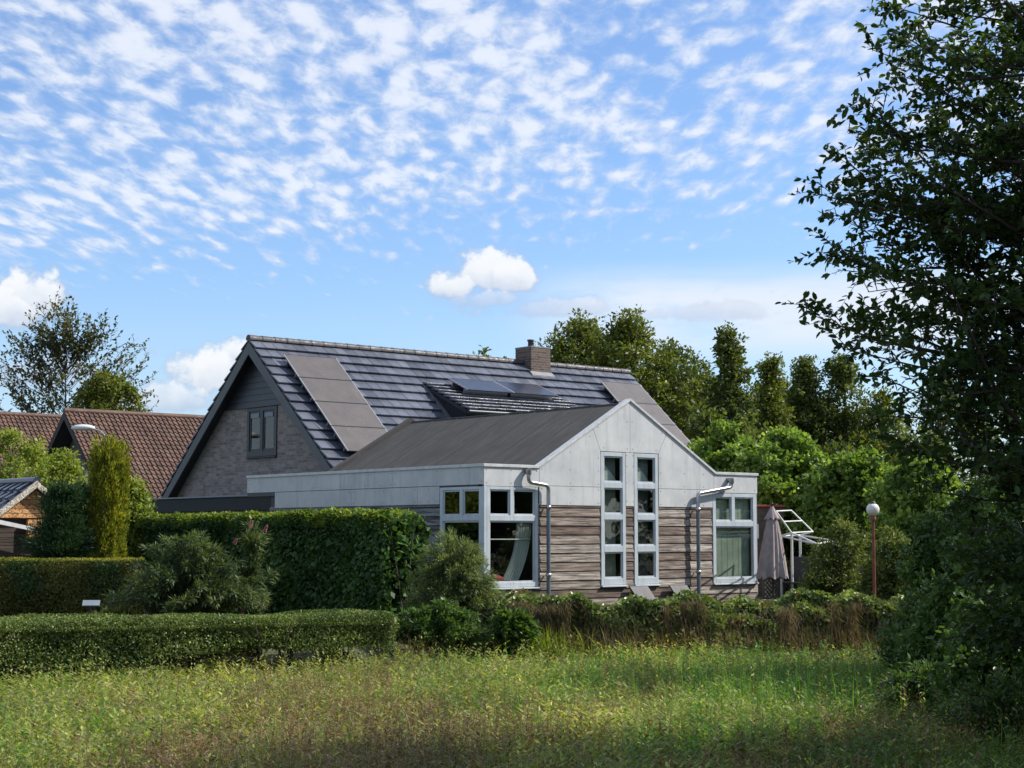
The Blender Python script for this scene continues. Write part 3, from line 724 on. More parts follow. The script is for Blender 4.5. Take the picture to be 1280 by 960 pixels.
# ================================================================== MEADOW (stuff)
def field_pts(n, y0=8.6, power=1.6, half=.46, pad=2.0):
    """points denser towards the camera, inside a wedge a bit wider than the view"""
    u = rng.random(n); y = y0*(1+(24.6/y0-1)*u**1.0)
    k = rng.random(n) < np.clip((y0/y)**(power-1), 0, 1)
    y = y[k]; x = (rng.random(len(y))*2-1)*(half*y*.82+pad)
    ok = y < bound(x)-.25
    return x[ok], y[ok]
def blades(name, mat, x, y, h, w, lean=.45, segs=2, z=None):
    n = len(x); P = np.stack([x, y, gz(x, y) if z is None else z], 1)
    a = rng.random(n)*2*np.pi; d = np.stack([np.cos(a), np.sin(a), np.zeros(n)], 1)
    s = np.stack([-np.sin(a+rng.normal(size=n)*.6), np.cos(a), np.zeros(n)], 1); s = unit(s)
    ln = np.abs(rng.normal(size=n))*lean
    rows = []
    for k in range(segs+1):
        t = k/segs; c = P+np.array([0, 0, 1.])*(h*(t-.28*ln*t*t))[:, None]+d*(h*ln*t*t)[:, None]
        ww = (w*(1-t)**.6*.5)[:, None] if k < segs else 0*P[:, :1]
        rows += [c-s*ww, c+s*ww] if k < segs else [c]
    V = np.stack(rows, 1); m = V.shape[1]; base = np.arange(n)[:, None]*m
    q = [base+np.array([[2*k, 2*k+1, 2*k+3, 2*k+2]]) for k in range(segs-1)]
    t = base+np.array([[m-3, m-2, m-1, m-1]])
    # last piece as a thin quad: duplicate tip with a tiny offset to stay a valid quad
    V2 = np.concatenate([V, V[:, -1:, :]+s[:, None, :]*.0006], 1); m2 = m+1; base = np.arange(n)[:, None]*m2
    q = [base+np.array([[2*k, 2*k+1, 2*k+3, 2*k+2]]) for k in range(segs-1)]+[base+np.array([[m-3, m-2, m, m-1]])]
    return npmesh(name, V2.reshape(-1, 3), np.concatenate(q), LM[mat])
def herbs(name, mat, x, y, h, leafL, nl, six=False, z=None):
    """upright stems set with pointed leaves"""
    n = len(x); P = np.stack([x, y, gz(x, y) if z is None else z], 1); fo = Foliage()
    lean = rng.normal(size=(n, 3))*.16; lean[:, 2] = 1; lean = unit(lean)
    S, Fs = leafgeo(P, lean, h*1.02, .003+.002*rng.random(n), rdir(n)); fo.add(S, Fs)
    for k in range(nl):
        t = (k+.5+rng.random(n)*.6)/nl; a = k*2.4+rng.random(n)*6.28
        d = np.stack([np.cos(a), np.sin(a), .35+.5*rng.random(n)-.5*(1-t)], 1)
        B = P+lean*(h*np.clip(t, 0, 1))[:, None]
        L = leafL*(1.1-.55*t)*(.7+.6*rng.random(n))
        V, Fq = leafgeo(B, unit(d), L, L*.30, np.tile([[0, 0, 1.]], (n, 1))+rng.normal(size=(n, 3))*.3, six); fo.add(V, Fq)
    return fo.build(name, LM[mat])
def zone(x, y):   # greener patch on the right
    return 1/(1+np.exp(-((x-.6+.6*np.sin(y*.8))*1.6)))
x, y = field_pts(150000)
z_ = np.maximum(zone(x, y)*np.clip((y-14.0)/3, .25, 1), 1/(1+np.exp(-(x-2.3)*2.5))); r_ = rng.random(len(x)); isg = r_ < z_*.9
nz = vnoise(np.stack([x, y, 0*x], 1), 1.1, 3); n9 = vnoise(np.stack([x, y, 0*x], 1), 6.5, 61); hf = (.04+.10*rng.random(len(x))**1.5)*np.clip(1+.5*nz+.8*n9, .25, 2.2)
a = ~isg
tag(blades('meadow_grass', 'grass', x[a], y[a], hf[a], .006+.009*rng.random(a.sum()), 1.1), 'rough yellow green meadow grass with withered patches in front of the hedges', 'grass', kind='stuff')
tag(blades('greener_grass', 'greengrass', x[isg], y[isg], hf[isg]*1.2, .006+.008*rng.random(isg.sum()), .9), 'greener grass on the right of the meadow', 'grass', kind='stuff')
x, y = field_pts(78000, power=1.35)
P_ = np.stack([x, y, 0*x], 1); nz = vnoise(P_, 1.15, 9)+.5*vnoise(P_, 3.1, 10); far = np.clip((y-15.5)/4, 0, 1)
pg = rng.random(len(x)); zz = np.maximum(zone(x, y)*np.clip((y-14.5)/3, .15, 1), .85/(1+np.exp(-(x-2.3)*2.5))); sp_ = vnoise(P_, 2.6, 51)+.9*vnoise(P_, 8.0, 52); tall_ = np.clip(1+.45*vnoise(P_, 1.9, 31)+.75*vnoise(P_, 7.5, 32), .25, 2.2)
mid = np.clip(1-np.abs(x+.4)/3.4, 0, 1)*(1-far)
jit = rng.normal(size=len(x))*.16
br = (nz+jit > .16-.42*mid+.35*far) & (pg < .94-.35*zz)
dk = ~br & ((sp_+jit > .28) | (pg < zz*.85)); gr = ~br & ~dk
h = (.09+.26*rng.random(len(x))**2.6)*tall_*(1-.35*np.clip((y-bound(x)+2.2)/2.2, 0, 1))
tag(herbs('meadow_herbs', 'weed', x[gr], y[gr], h[gr], .095, 8), 'yellow green leafy herbs growing through the meadow grass', 'herbs', kind='stuff')
tag(herbs('withered_herbs', 'brownweed', x[br], y[br], h[br]*1.1, .06, 9), 'brown withered herbs in patches of the meadow', 'herbs', kind='stuff')
tag(herbs('green_herbs', 'greengrass', x[dk], y[dk], h[dk], .08, 8), 'dark green leafy herbs on the right side of the meadow', 'herbs', kind='stuff')
# straws leaning over the sward
x, y = field_pts(26000, power=1.2); k = vnoise(np.stack([x, y, 0*x], 1), 1.3, 41) > .05; x, y = x[k], y[k]; tag(blades('meadow_straws', 'straw', x, y, .16+.16*rng.random(len(x)), .005+.004*rng.random(len(x)), 1.9, 4), 'pale dry straws leaning across the meadow', 'grass', kind='stuff')
x, y = field_pts(3400, power=1.1); P_ = np.stack([x, y, 0*x], 1); q_ = vnoise(P_, 2.2, 71)+rng.normal(size=len(x))*.3; hh_ = .15+.17*rng.random(len(x)); kb = q_ > .10
hh_ = hh_*(1-.5*np.clip((y-bound(x)+1.6)/1.6, 0, 1))
tag(herbs('dock_stalks', 'rust', x[kb], y[kb], hh_[kb], .07, 18, True), 'taller rusty brown withered stalks standing out of the meadow', 'herbs', kind='stuff')
tag(herbs('leafy_stalks', 'weed', x[~kb], y[~kb], hh_[~kb]*.85, .12, 11, True), 'broader leafy yellow green stalks standing out of the meadow', 'herbs', kind='stuff')
n = 420; tx_, ty_ = field_pts(n, power=1.2); k = 26; tx = np.repeat(tx_, k)+rng.normal(size=len(tx_)*k)*.06; ty = np.repeat(ty_, k)+rng.normal(size=len(ty_)*k)*.06
gm_ = np.repeat(rng.random(len(tx_)) < .55, k); hh_ = np.repeat(.14+.16*rng.random(len(tx_)), k)*(.6+.6*rng.random(len(tx)))
tag(blades('green_tussocks', 'greengrass', tx[gm_], ty[gm_], hh_[gm_]*1.3, .007+.006*rng.random(gm_.sum()), 1.2, 4), 'green grass tussocks with long arching blades scattered in the meadow', 'grass', kind='stuff')
tag(blades('pale_tussocks', 'reed', tx[~gm_], ty[~gm_], hh_[~gm_]*1.2, .006+.005*rng.random((~gm_).sum()), 1.3, 4), 'pale yellow green tussocks scattered in the meadow', 'grass', kind='stuff')
# taller herb fringe along the hedges
n = 900; x = rng.random(n)*10-7.0; y = bound(x)-rng.random(n)**1.5*2.2-.15
tag(herbs('tall_herb_fringe', 'weed', x, y, .10+.26*rng.random(n)**2.2, .10, 10, True), 'taller yellow green herbs along the foot of the hedge', 'herbs', kind='stuff')
n = 260; 
cx_ = rng.choice([2.3, 2.6, 3.0, 3.3, 1.7, 3.9], n)+rng.normal(size=n)*.22; y = 18.0+rng.normal(size=n)*1.2
tag(blades('rush_clump', 'greengrass', cx_, y, .30+.28*rng.random(n), .010+.006*rng.random(n), .12, 3), 'tall dark green rushes standing in the green grass', 'rushes', kind='stuff')

# ================================================================== HEDGES
def hedge(name, mat, path, width, zb, zt, n, leaf, label, cat='hedge', topmat=None, rough=.05, round_=.12, legs=0, six=False, ftop=.12, seed=1, hang=0):
    """clipped hedge along a polyline path of (x,y,ztop-scale); leaves fill the outer shell"""
    root = empty(name, (path[0][0], path[0][1], zb), 0, label, cat)
    path = [np.array(p, float) for p in path]; Ls = [np.linalg.norm(b[:2]-a[:2]) for a, b in zip(path[:-1], path[1:])]; T = sum(Ls)
    def sample(s):
        P = np.zeros((len(s), 3)); D = np.zeros((len(s), 2)); acc = 0
        for (a, b, L) in zip(path[:-1], path[1:], Ls):
            k = (s >= acc) & (s <= acc+L+1e-6); t = ((s[k]-acc)/L)[:, None]
            P[k] = a*(1-t)+b*t; D[k] = (b[:2]-a[:2])/L; acc += L
        return P, D
    s = rng.random(n)*T; P, D = sample(s); Nn = np.stack([D[:, 1], -D[:, 0]], 1)
    ht = (zt*P[:, 2])-zb
    # cross-section perimeter: front, top, back
    per = ht*2+width; q = rng.random(n)*per
    depth = rng.random(n)**1.6*.16
    off = np.where(q < ht, width/2-depth, np.where(q < ht+width, width/2-(q-ht), -width/2+depth))
    z = np.where(q < ht, q, np.where(q < ht+width, ht-depth, per-q))
    # soften top edges and uneven surface
    cr = np.maximum(0, np.abs(off)-(width/2-round_)); cz = np.maximum(0, z-(ht-round_))
    rr = np.hypot(cr, cz); k = rr > round_*.95
    off = np.where(k, np.sign(off)*(width/2-round_+cr/np.maximum(rr, 1e-6)*round_), off); z = np.where(k, ht-round_+cz/np.maximum(rr, 1e-6)*round_, z)
    ns = vnoise(np.stack([s, z*2, off], 1), 2.4, seed)+.6*vnoise(np.stack([s, z*2, off], 1), 7, seed+1)
    off = off+np.sign(off)*ns*rough; z = z+np.where(q > ht*.9, ns*rough*.6, 0)
    endt = np.minimum(s, T-s); z = z-np.where(endt < round_*1.6, (round_*1.6-endt)**2*2.2*np.clip(z/ht, 0, 1), 0)
    if legs: kk = (z > legs*(1+.8*vnoise(np.stack([s, 0*s, 0*s], 1), 3.1, seed+4))) | (rng.random(n) < .10)
    else: kk = np.ones(n, bool)
    X = np.stack([P[:, 0]+Nn[:, 0]*off, P[:, 1]+Nn[:, 1]*off, zb+np.maximum(z, .01)], 1)[kk]
    outn = np.stack([Nn[:, 0]*np.sign(off), Nn[:, 1]*np.sign(off), np.zeros(n)], 1)[kk]; up = (q[kk] > ht[kk]*.92) & (q[kk] < (ht+width+.08*ht)[kk])
    outn[up] = outn[up]*.3+np.array([0, 0, 1.]); m = len(X)
    D3 = unit(outn*.5+rdir(m)*.9+np.array([0, 0, -.35 if hang else .1])); L = leaf*(.7+.6*rng.random(m))
    tp = (X[:, 2]-zb) > (ht[kk]-ftop*(1+.5*vnoise(X, 3, seed+8)))
    if topmat is None: tp[:] = False
    for sel, mt, nm in ((~tp, mat, 'foliage'), (tp, topmat, 'top_leaves')):
        if sel.sum() == 0: continue
        V, Fq = leafgeo(X[sel], D3[sel], L[sel], L[sel]*.68, unit(outn[sel]+rdir(sel.sum())*.7), six); npmesh(nm, V, Fq, LM[mt], root)
    # inner twigs and dark core volume of branchwork
    mb = MB()
    for i in range(int(T*7)):
        s0 = np.array([random.random()*T]); p, d = sample(s0); p = p[0]; nrm = (d[0][1], -d[0][0]); o = random.uniform(-.3, .3)*width
        hh = zt*p[2]-zb; x0, y0 = p[0]+nrm[0]*o, p[1]+nrm[1]*o
        for k in range(2):
            a, bq = random.uniform(-.25, .25), random.uniform(-.4, .4)*width
            mb.tube([(x0, y0, zb-.05), (x0+a*.4, y0+bq*.4, zb+hh*.4), (x0+a, y0+bq, zb+hh*.9)], [.018, .012, .005], 4, False)
    tag(mb.build('stems', M['twig'], root), kind='stuff')
    # inner leaf mass
    m = int(n*.35); s = rng.random(m)*T; P, D = sample(s); Nn = np.stack([D[:, 1], -D[:, 0]], 1); ht = zt*P[:, 2]-zb
    off = (rng.random(m)-.5)*(width-.12); z = legs*1.3+rng.random(m)*(ht-legs*1.3-.08)
    X = np.stack([P[:, 0]+Nn[:, 0]*off, P[:, 1]+Nn[:, 1]*off, zb+z], 1)
    V, Fq = leafgeo(X, rdir(m), leaf*1.9, leaf*1.5); npmesh('inner_leaves', V, Fq, LM[mat], root)
    for o in list(root.children): o.location = tuple(-q for q in root.location)
    return root
hedge('privet_hedge', 'hedge', [(-9.6, 16.9, 1.02), (-5.99, 19.2, 1.0), (-1.75, 22.3, .86)],   .75, -.2, .515, 125000, .029, 'low clipped privet hedge with bare stems at its foot, along the meadow', legs=.19, rough=.05, seed=3)
hedge('ivy_hedge', 'ivy', [(-1.75, 27.4, 1.0), (-8.9, 35.9, .985)], .9, -.02, 1.88, 90000, .075, 'tall dark ivy hedge with sunlit top painted bright green in front of the house', topmat='ivysunlit', rough=.06, ftop=.16, seed=5, six=True, hang=1, round_=.2)
hedge('conifer_hedge', 'brownhedge', [(-14, 27.0, 1.0), (-6.2, 27.6, 1.0)], .7, -.02, 1.09, 70000, .035, 'clipped browning conifer hedge with yellow green top at the left', topmat='yellowtip', rough=.02, ftop=.035, seed=8, round_=.05)

# timber edging boards visible under the privet hedge
er = empty('timber_edging', (-6.5, 19.2, -.2), 0, 'long brown timber edging boards under the privet hedge', 'edging')
for i, (xa, ya, xb, yb) in enumerate(((-9.0, 17.55, -6.95, 18.95), (-6.9, 18.98, -5.05, 20.3), (-5.0, 20.34, -3.3, 21.5))):
    for k in range(2):
        d = Vector((xb-xa, yb-ya, 0)); L = d.length; m = MB(); m.box(0, L, -.02, .02, .0+k*.11, .10+k*.11)
        o = m.build('edging_board', M['sleeper'], er); o.location = (xa+6.5, ya-19.2, 0.0); o.rotation_euler = (0, 0, math.atan2(d.y, d.x))

# ================================================================== SHRUBS AND TREES
def clumps(fo, centres, radii, n, leaf, asp=.6, six=False, flat=.8, bias=None, droop=0.0, sub=14):
    """leaf masses: each clump is a spray of smaller tufts, so its outline stays ragged"""
    C = np.array(centres); Rr = np.array(radii); k = len(C)*sub
    ci = np.repeat(np.arange(len(C)), sub); sd_ = rdir(k); S = C[ci]+sd_*(Rr[ci]*rng.uniform(.25, 1.12, k))[:, None]*np.array([1, 1, flat]); SR = Rr[ci]*rng.uniform(.16, .42, k)
    w = SR**2; w = w/w.sum(); idx = rng.choice(k, n, p=w); g_ = rng.normal(size=(n, 3))*.62
    P = S[idx]+g_*SR[idx][:, None]*np.array([1, 1, .8]); d = unit(g_+sd_[idx]*.8)
    D = unit(d*.6+rdir(n)*.8+np.array([0, 0, .1-droop])); L = leaf*(.6+.75*rng.random(n))
    V, Fq = leafgeo(P, D, L, L*asp, unit(d+rdir(n)*.9+np.array([0, 0, .6])), six); fo.add(V, Fq)
def limb(mb, a, b, r0, r1, n=5, wob=.06, sides=6):
    a, b = Vector(a), Vector(b); L = (b-a).length; pts = []
    for i in range(n+1):
        t = i/n; p = a.lerp(b, t); p.z += math.sin(t*math.pi)*L*.06
        if 0 < i < n: p += Vector((random.uniform(-1, 1), random.uniform(-1, 1), random.uniform(-1, 1)))*L*wob
        pts.append(p)
    mb.tube(pts, [r0+(r1-r0)*i/n for i in range(n+1)], sides, False); return pts
def tree(name, pos, h, prof, R_, mat, label, cat='tree', nclump=60, cr=.6, n=14000, leaf=.16, cb=.15, bark='bark', group=None, trunk=.16, asp=.6, six=False, flat=.8, seed=0, gaps=.0):
    """crown envelope: radius R_*prof(t) over the crown height; clumps inside it carry the leaves"""
    r = random.Random(seed*31+5)
    root = empty(name, pos, 0, label, cat, group)
    mb = MB(); limb(mb, (0, 0, -.1), (r.uniform(-.3, .3), 0, h*.86), trunk, trunk*.18, 7, .012, 8)
    C, Rr = [], []; tries = 0
    while len(C) < nclump and tries < nclump*40:
        tries += 1; t = r.random(); rad = R_*prof(t)*r.uniform(.8, 1.2)
        a = r.uniform(0, 2*math.pi); q = math.sqrt(r.random())*.92
        if q < .35 and r.random() < .5: continue
        k = cr*r.uniform(.6, 1.25)*(1-.35*t)
        p = (math.cos(a)*q*max(.05, rad-k*.5), math.sin(a)*q*max(.05, rad-k*.5), h*(cb+(1-cb)*t)-k*.5*t)
        C.append(p); Rr.append(k)
    for p in C[::2]:
        zt = max(h*cb*.5, p[2]-math.hypot(p[0], p[1])*.8-.3); limb(mb, (0, 0, min(zt, h*.8)), p, trunk*.28, .012, 4, .04, 5)
    mb.build('trunk', M[bark], root)
    fo = Foliage(); clumps(fo, C, Rr, n, leaf, asp, six, flat)
    fo.build('crown', LM[mat], root); return root
ovoid = lambda t: max(.08, math.sin(math.pi*min(1, .08+t*.92))**.6)
dome = lambda t: max(.1, (1-t**2.4)**.5)
column = lambda t: max(.06, (1-t**1.7)**.85)
spire = lambda t: max(.08, (.95-.75*t**1.4))

def px_tree(name, px, ytop, depth, wpx, prof, mat, label, cat='tree', **k):
    p = at(px, ytop, depth); return tree(name, (p.x, depth, 0), p.z, prof, wpx/F*depth/2, mat, label, cat, **k)
# background trees on the right, beyond the house
bg = [
 ('broadleaf_tree', 728, 402, 62, 220, ovoid, 'oak', 'wide olive green tree just right of the chimney, first of the far row', 100, .8, 26000, 1),
 ('broadleaf_tree', 790, 396, 60, 150, ovoid, 'oak', 'tallest olive green tree above the right end of the tiled roof', 90, .75, 24000, 2),
 ('broadleaf_tree', 842, 430, 64, 170, ovoid, 'oak2', 'darker green tree right of the tallest one over the roof end', 90, .8, 22000, 3),
 ('poplar_tree', 910, 408, 60, 104, column, 'oak2', 'narrow dark tree with pointed top standing apart above the front wing', 80, .55, 15000, 4),
 ('poplar_tree', 963, 444, 66, 84, column, 'oak', 'slim low poplar between the pointed dark tree and the wide dark ones', 46, .6, 9500, 5),
 ('poplar_tree', 1006, 446, 68, 118, column, 'oak2', 'dark tree with knobbly top right of the slim poplar', 64, .75, 15000, 6),
 ('poplar_tree', 1050, 442, 68, 118, column, 'oak2', 'dark twin-peaked tree next to the near tree branches', 64, .75, 16000, 7),
 ('broadleaf_tree', 882, 474, 76, 130, ovoid, 'oak', 'olive tree crown filling the gap left of the narrow pointed tree', 80, .9, 20000, 11),
 ('broadleaf_tree', 968, 482, 78, 170, ovoid, 'oak2', 'wide low crown standing behind the slim poplar', 90, .95, 24000, 12),
 ('broadleaf_tree', 1100, 492, 66, 95, ovoid, 'oak', 'low olive tree half hidden behind the near tree branches', 50, .85, 12000, 8),
 ('broadleaf_tree', 1180, 470, 70, 120, ovoid, 'oak2', 'wide tree fully behind the near tree leaves', 50, 1.0, 9000, 9),
 ('broadleaf_tree', 1265, 450, 72, 130, ovoid, 'oak2', 'far tree at the right edge glimpsed through the near tree', 50, 1.0, 9000, 10),
]
for nm, px, yt, dp_, w_, pf, mt, lb, nc, cr_, n_, sd_ in bg:
    px_tree(nm, px, yt, dp_, w_*1.28, pf, mt, lb, nclump=int(nc*1.7), cr=cr_*1.0, flat=1.15, n=int(n_*1.7), leaf=.15, cb=.1, seed=sd_, group='far trees behind the house', trunk=.2)
px_tree('broadleaf_tree', 604, 438, 80, 40, ovoid, 'oak2', 'small tree top left of the chimney above the ridge', nclump=30, cr=.7, n=5000, leaf=.2, seed=21, group='far trees behind the house')
px_tree('broadleaf_tree', 630, 438, 80, 40, ovoid, 'oak2', 'tree top just beside the chimney above the ridge', nclump=30, cr=.7, n=5000, leaf=.2, seed=22, group='far trees behind the house')
# dark understorey
for i, (px, yt, dp_, w_, lb) in enumerate(((880, 505, 56, 110, 'dark understorey shrub below the far trees over the gable'), (960, 540, 55, 110, 'dark understorey shrub in the middle below the far trees'),
                                      (1050, 545, 56, 120, 'dark understorey shrub right below the twin-peaked tree'), (1150, 540, 55, 150, 'dark understorey shrub behind the near tree'))):
    px_tree('understorey_shrub', px, yt, dp_, w_, dome, 'oak2', lb, 'shrub', nclump=46, cr=.9, n=9000, leaf=.2, cb=.03, seed=30+i, group='dark shrubs below the far trees', trunk=.08)
# bright broad-leaved shrubs to the right of the house
for i, (px, yt, dp_, w_, lb) in enumerate(((905, 530, 44, 190, 'bright green broad-leaved shrub directly right of the white gable'), (985, 536, 42, 210, 'bright green broad-leaved shrub behind the parasol and metal frame'),
                                      (1072, 562, 40, 200, 'bright green broad-leaved shrub behind the globe lamp'), (1150, 575, 38, 180, 'bright green shrub right of the globe lamp, mostly behind branches'))):
    px_tree('maple_shrub', px, yt, dp_, w_, dome, 'bright', lb, 'shrub', nclump=190, cr=.40, n=34000, leaf=.115, asp=.8, six=True, cb=.02, flat=.6, seed=40+i, group='bright shrubs right of the house', trunk=.07)
px_tree('olive_shrub', 1052, 652, 33.5, 104, dome, 'olive', 'olive green arching shrub behind the ivy bank, left of the globe lamp', 'shrub', nclump=60, cr=.34, n=15000, leaf=.085, asp=.4, cb=.02, seed=51, trunk=.04)
px_tree('olive_shrub', 1115, 662, 32, 90, dome, 'olive', 'olive green shrub at the right of the globe lamp pole', 'shrub', nclump=50, cr=.34, n=11000, leaf=.085, asp=.4, cb=.02, seed=52, trunk=.04)
# left side
px_tree('round_tree', 136, 463, 74, 128, dome, 'round', 'dense rounded olive tree behind the brown roofs', nclump=90, cr=.7, n=26000, leaf=.17, cb=.3, seed=61)
for i, (px, yt, dp_, w_, lb) in enumerate(((14, 538, 37, 240, 'pale green bushy shrub at the left edge below the brown roofs'), (78, 566, 35, 170, 'pale green shrub between the shed and the golden column'), (166, 598, 34, 56, 'small pale green shrub right of the golden column'), (-60, 530, 38, 120, 'pale green shrub just beyond the left edge'))):
    px_tree('garden_shrub', px, yt, dp_, w_, dome, 'light', lb, 'shrub', nclump=90, cr=.42, n=22000, leaf=.085, cb=.02, seed=70+i, group='pale green shrubs behind the left hedges', trunk=.05)

# golden columnar yew: upright fluted sprays
def yew():
    p = at(137, 548, 29.5); H = p.z; root = empty('columnar_yew', (p.x, 29.5, 0), 0, 'tall golden green columnar yew standing behind the conifer hedge', 'tree')
    fo = Foliage(); n = 58; r = random.Random(3); mb = MB()
    for i in range(n):
        a = i*2.399; q = math.sqrt((i+.5)/n); R0 = .345*q; top = H-(.02+.42*q*q)*r.uniform(.1, 1.9)
        bx, by = R0*.75*math.cos(a), R0*.75*math.sin(a); tx, ty = R0*math.cos(a), R0*math.sin(a)
        nt_ = 26; tc_ = (np.arange(nt_)+rng.random(nt_))/nt_; oa = rng.random(nt_)*6.283; orad = .05*rng.random(nt_)
        m = 34*nt_; k = rng.integers(0, nt_, m); t = tc_[k]; rr_ = rng.normal(size=(m, 3))*np.array([.026, .026, .05])
        P = np.stack([bx+(tx-bx)*t+orad[k]*np.cos(oa[k]), by+(ty-by)*t+orad[k]*np.sin(oa[k]), .1+(top-.1)*t], 1)+rr_
        th = np.arctan2(P[:, 1], P[:, 0])
        D = unit(np.stack([np.cos(th)*.5, np.sin(th)*.5, np.full(m, .9)], 1)+rdir(m)*.55)
        V, Fq = leafgeo(P, D, .045+.035*rng.random(m), .022, None); fo.add(V, Fq)
        if i % 3 == 0: mb.tube([(bx*.3, by*.3, -.05), (bx, by, H*.3), (tx, ty, top*.9)], [.03, .02, .006], 5, False)
    fo.build('crown', LM['golden'], root); mb.build('trunk', M['bark'], root)
yew()
# dark spreading conifer: flat sprays of drooping twiglets
def conifer():
    p = at(72, 606, 29.0); H = p.z; root = empty('dark_conifer', (p.x, 29.2, 0), 0, 'dark blue green spreading conifer between the shed and the golden yew', 'tree')
    fo = Foliage(); mb = MB(); r = random.Random(9); mb.tube([(0, 0, -.05), (.05, 0, H*.6), (.1, 0, H*.96)], [.07, .04, .01], 6, False)
    for i in range(150):
        t = r.random()**.9; z = .1+(H-.2)*t; R0 = (.95-.62*t)*(.6+.5*r.random())*.85; a = r.uniform(0, 6.283)
        tip = Vector((R0*math.cos(a)+.1*t, R0*math.sin(a), z+.22*R0)); base = Vector((0, 0, max(0, z-.15)))
        mb.tube([base, base.lerp(tip, .5)+Vector((0, 0, .05)), tip], [.014, .009, .003], 4, False)
        m = 420; u = rng.random(m)**.7; c = np.array(base)+(np.array(tip)-np.array(base))*u[:, None]
        c += rng.normal(size=(m, 3))*np.array([.09, .09, .045])
        dd = np.array((tip-base).normalized()); D = unit(dd*.8+rdir(m)*.6+np.array([0, 0, .1]))
        V, Fq = leafgeo(c, D, .07+.03*rng.random(m), .018, None); fo.add(V, Fq)
    fo.build('crown', LM['darkcon'], root); mb.build('trunk', M['twig'], root)
conifer()

# arching shrubs: stems with long narrow leaves
def arching(name, pos, h, rx, ry, ns, nl, leafL, mat, label, asp=.2, cat='shrub', flowers=None, seed=1, group=None, arch=.35, up=0.5):
    r = random.Random(seed); root = empty(name, pos, 0, label, cat, group); fo = Foliage(); mb = MB(); tips = []
    for i in range(ns):
        a = r.uniform(0, 6.283); q = math.sqrt(r.random()); hh = h*(1-.55*q*q)*r.uniform(.72, 1.04)
        bx, by = .18*rx*q*math.cos(a), .18*ry*q*math.sin(a); ex, ey = rx*q*math.cos(a), ry*q*math.sin(a)
        pts = []
        for k in range(7):
            t = k/6; pts.append(Vector((bx+(ex-bx)*t**1.5, by+(ey-by)*t**1.5, hh*(1.0+arch*q)*math.sin(min(1.0, t*(1-.25*q*arch/.35))*math.pi/2)-(arch*q*hh*t**3))))
        mb.tube(pts, [.012-.0014*k for k in range(7)], 4, False); tips.append(pts[-1])
        A = np.array(pts); t = rng.random(nl)**.75*5.999; k = t.astype(int); f = (t-k)[:, None]
        P = A[k]*(1-f)+A[k+1]*f; T = unit(A[k+1]-A[k]); side = rdir(nl); D = unit(T*up+side*.9+np.array([0, 0, -.1])); L = leafL*(.6+.7*rng.random(nl))
        P = P+side*(.06*rng.random(nl))[:, None]
        V, Fq = leafgeo(P, D, L, L*asp, unit(rdir(nl)*.6+np.array([0, 0, 1.]))); fo.add(V, Fq)
    fo.build('foliage', LM[mat], root); mb.build('stems', M['twig'], root)
    if flowers:
        for (dx, dy, dz, L, mt) in flowers:
            m = 160; t = rng.random(m); d = rdir(m); rad = .020*(1.15-t)
            dv = np.array([.35*L, -.1*L, L*.7]) ; P = np.array([dx, dy, dz])+dv*t[:, None]+d*rad[:, None]
            V, Fq = leafgeo(P, unit(d+np.array([0, 0, .2])), .018, .014); npmesh('flower_spike', V, Fq, LM[mt], root)
    return root
p = at(232, 770, 25.5)
arching('buddleia_bush', (p.x, 25.5, 0), 1.48, 1.3, .8, 150, 300, .095, 'buddleia2', 'wide grey green buddleia bush in front of the ivy hedge', seed=4, arch=.5)
p = at(318, 770, 25.9)
arching('buddleia_bush', (p.x, 25.9, 0), 1.72, .36, .3, 20, 170, .12, 'buddleia2', 'upright leggy buddleia with pink flower spikes against the ivy hedge', seed=6,
        flowers=[(-.05, -.25, 1.62, .12, 'pink'), (.18, -.25, 1.55, .12, 'pink'), (-.28, -.3, 1.36, .1, 'pink'), (.1, -.35, .42, .09, 'white'), (.16, -.38, .36, .09, 'white'), (-.15, -.38, .26, .1, 'pink')])
p = at(566, 800, 23.6)
arching('willow_bush', (p.x, 24.3, -.1), 1.66, .78, .6, 170, 260, .075, 'buddleia', 'feathery grey green bush in front of the corner windows', asp=.17, seed=8, up=.9)
p = at(545, 800, 22.6)
arching('dark_bush', (p.x, 23.1, -.2), .74, .95, .5, 90, 190, .065, 'under', 'low dark green bush at the end of the privet hedge', asp=.4, seed=9)
p = at(140, 770, 25.0)
arching('garden_perennial', (p.x, 25.4, -.02), .42, .5, .3, 50, 90, .08, 'weed', 'low yellow green perennial beside the small grey sign', asp=.3, seed=12)
p = at(640, 800, 23.2)
arching('leafy_perennial', (p.x, 23.1, -.15), .62, .4, .3, 40, 80, .10, 'under', 'green leafy perennial at the left end of the ivy bank', asp=.55, seed=14)

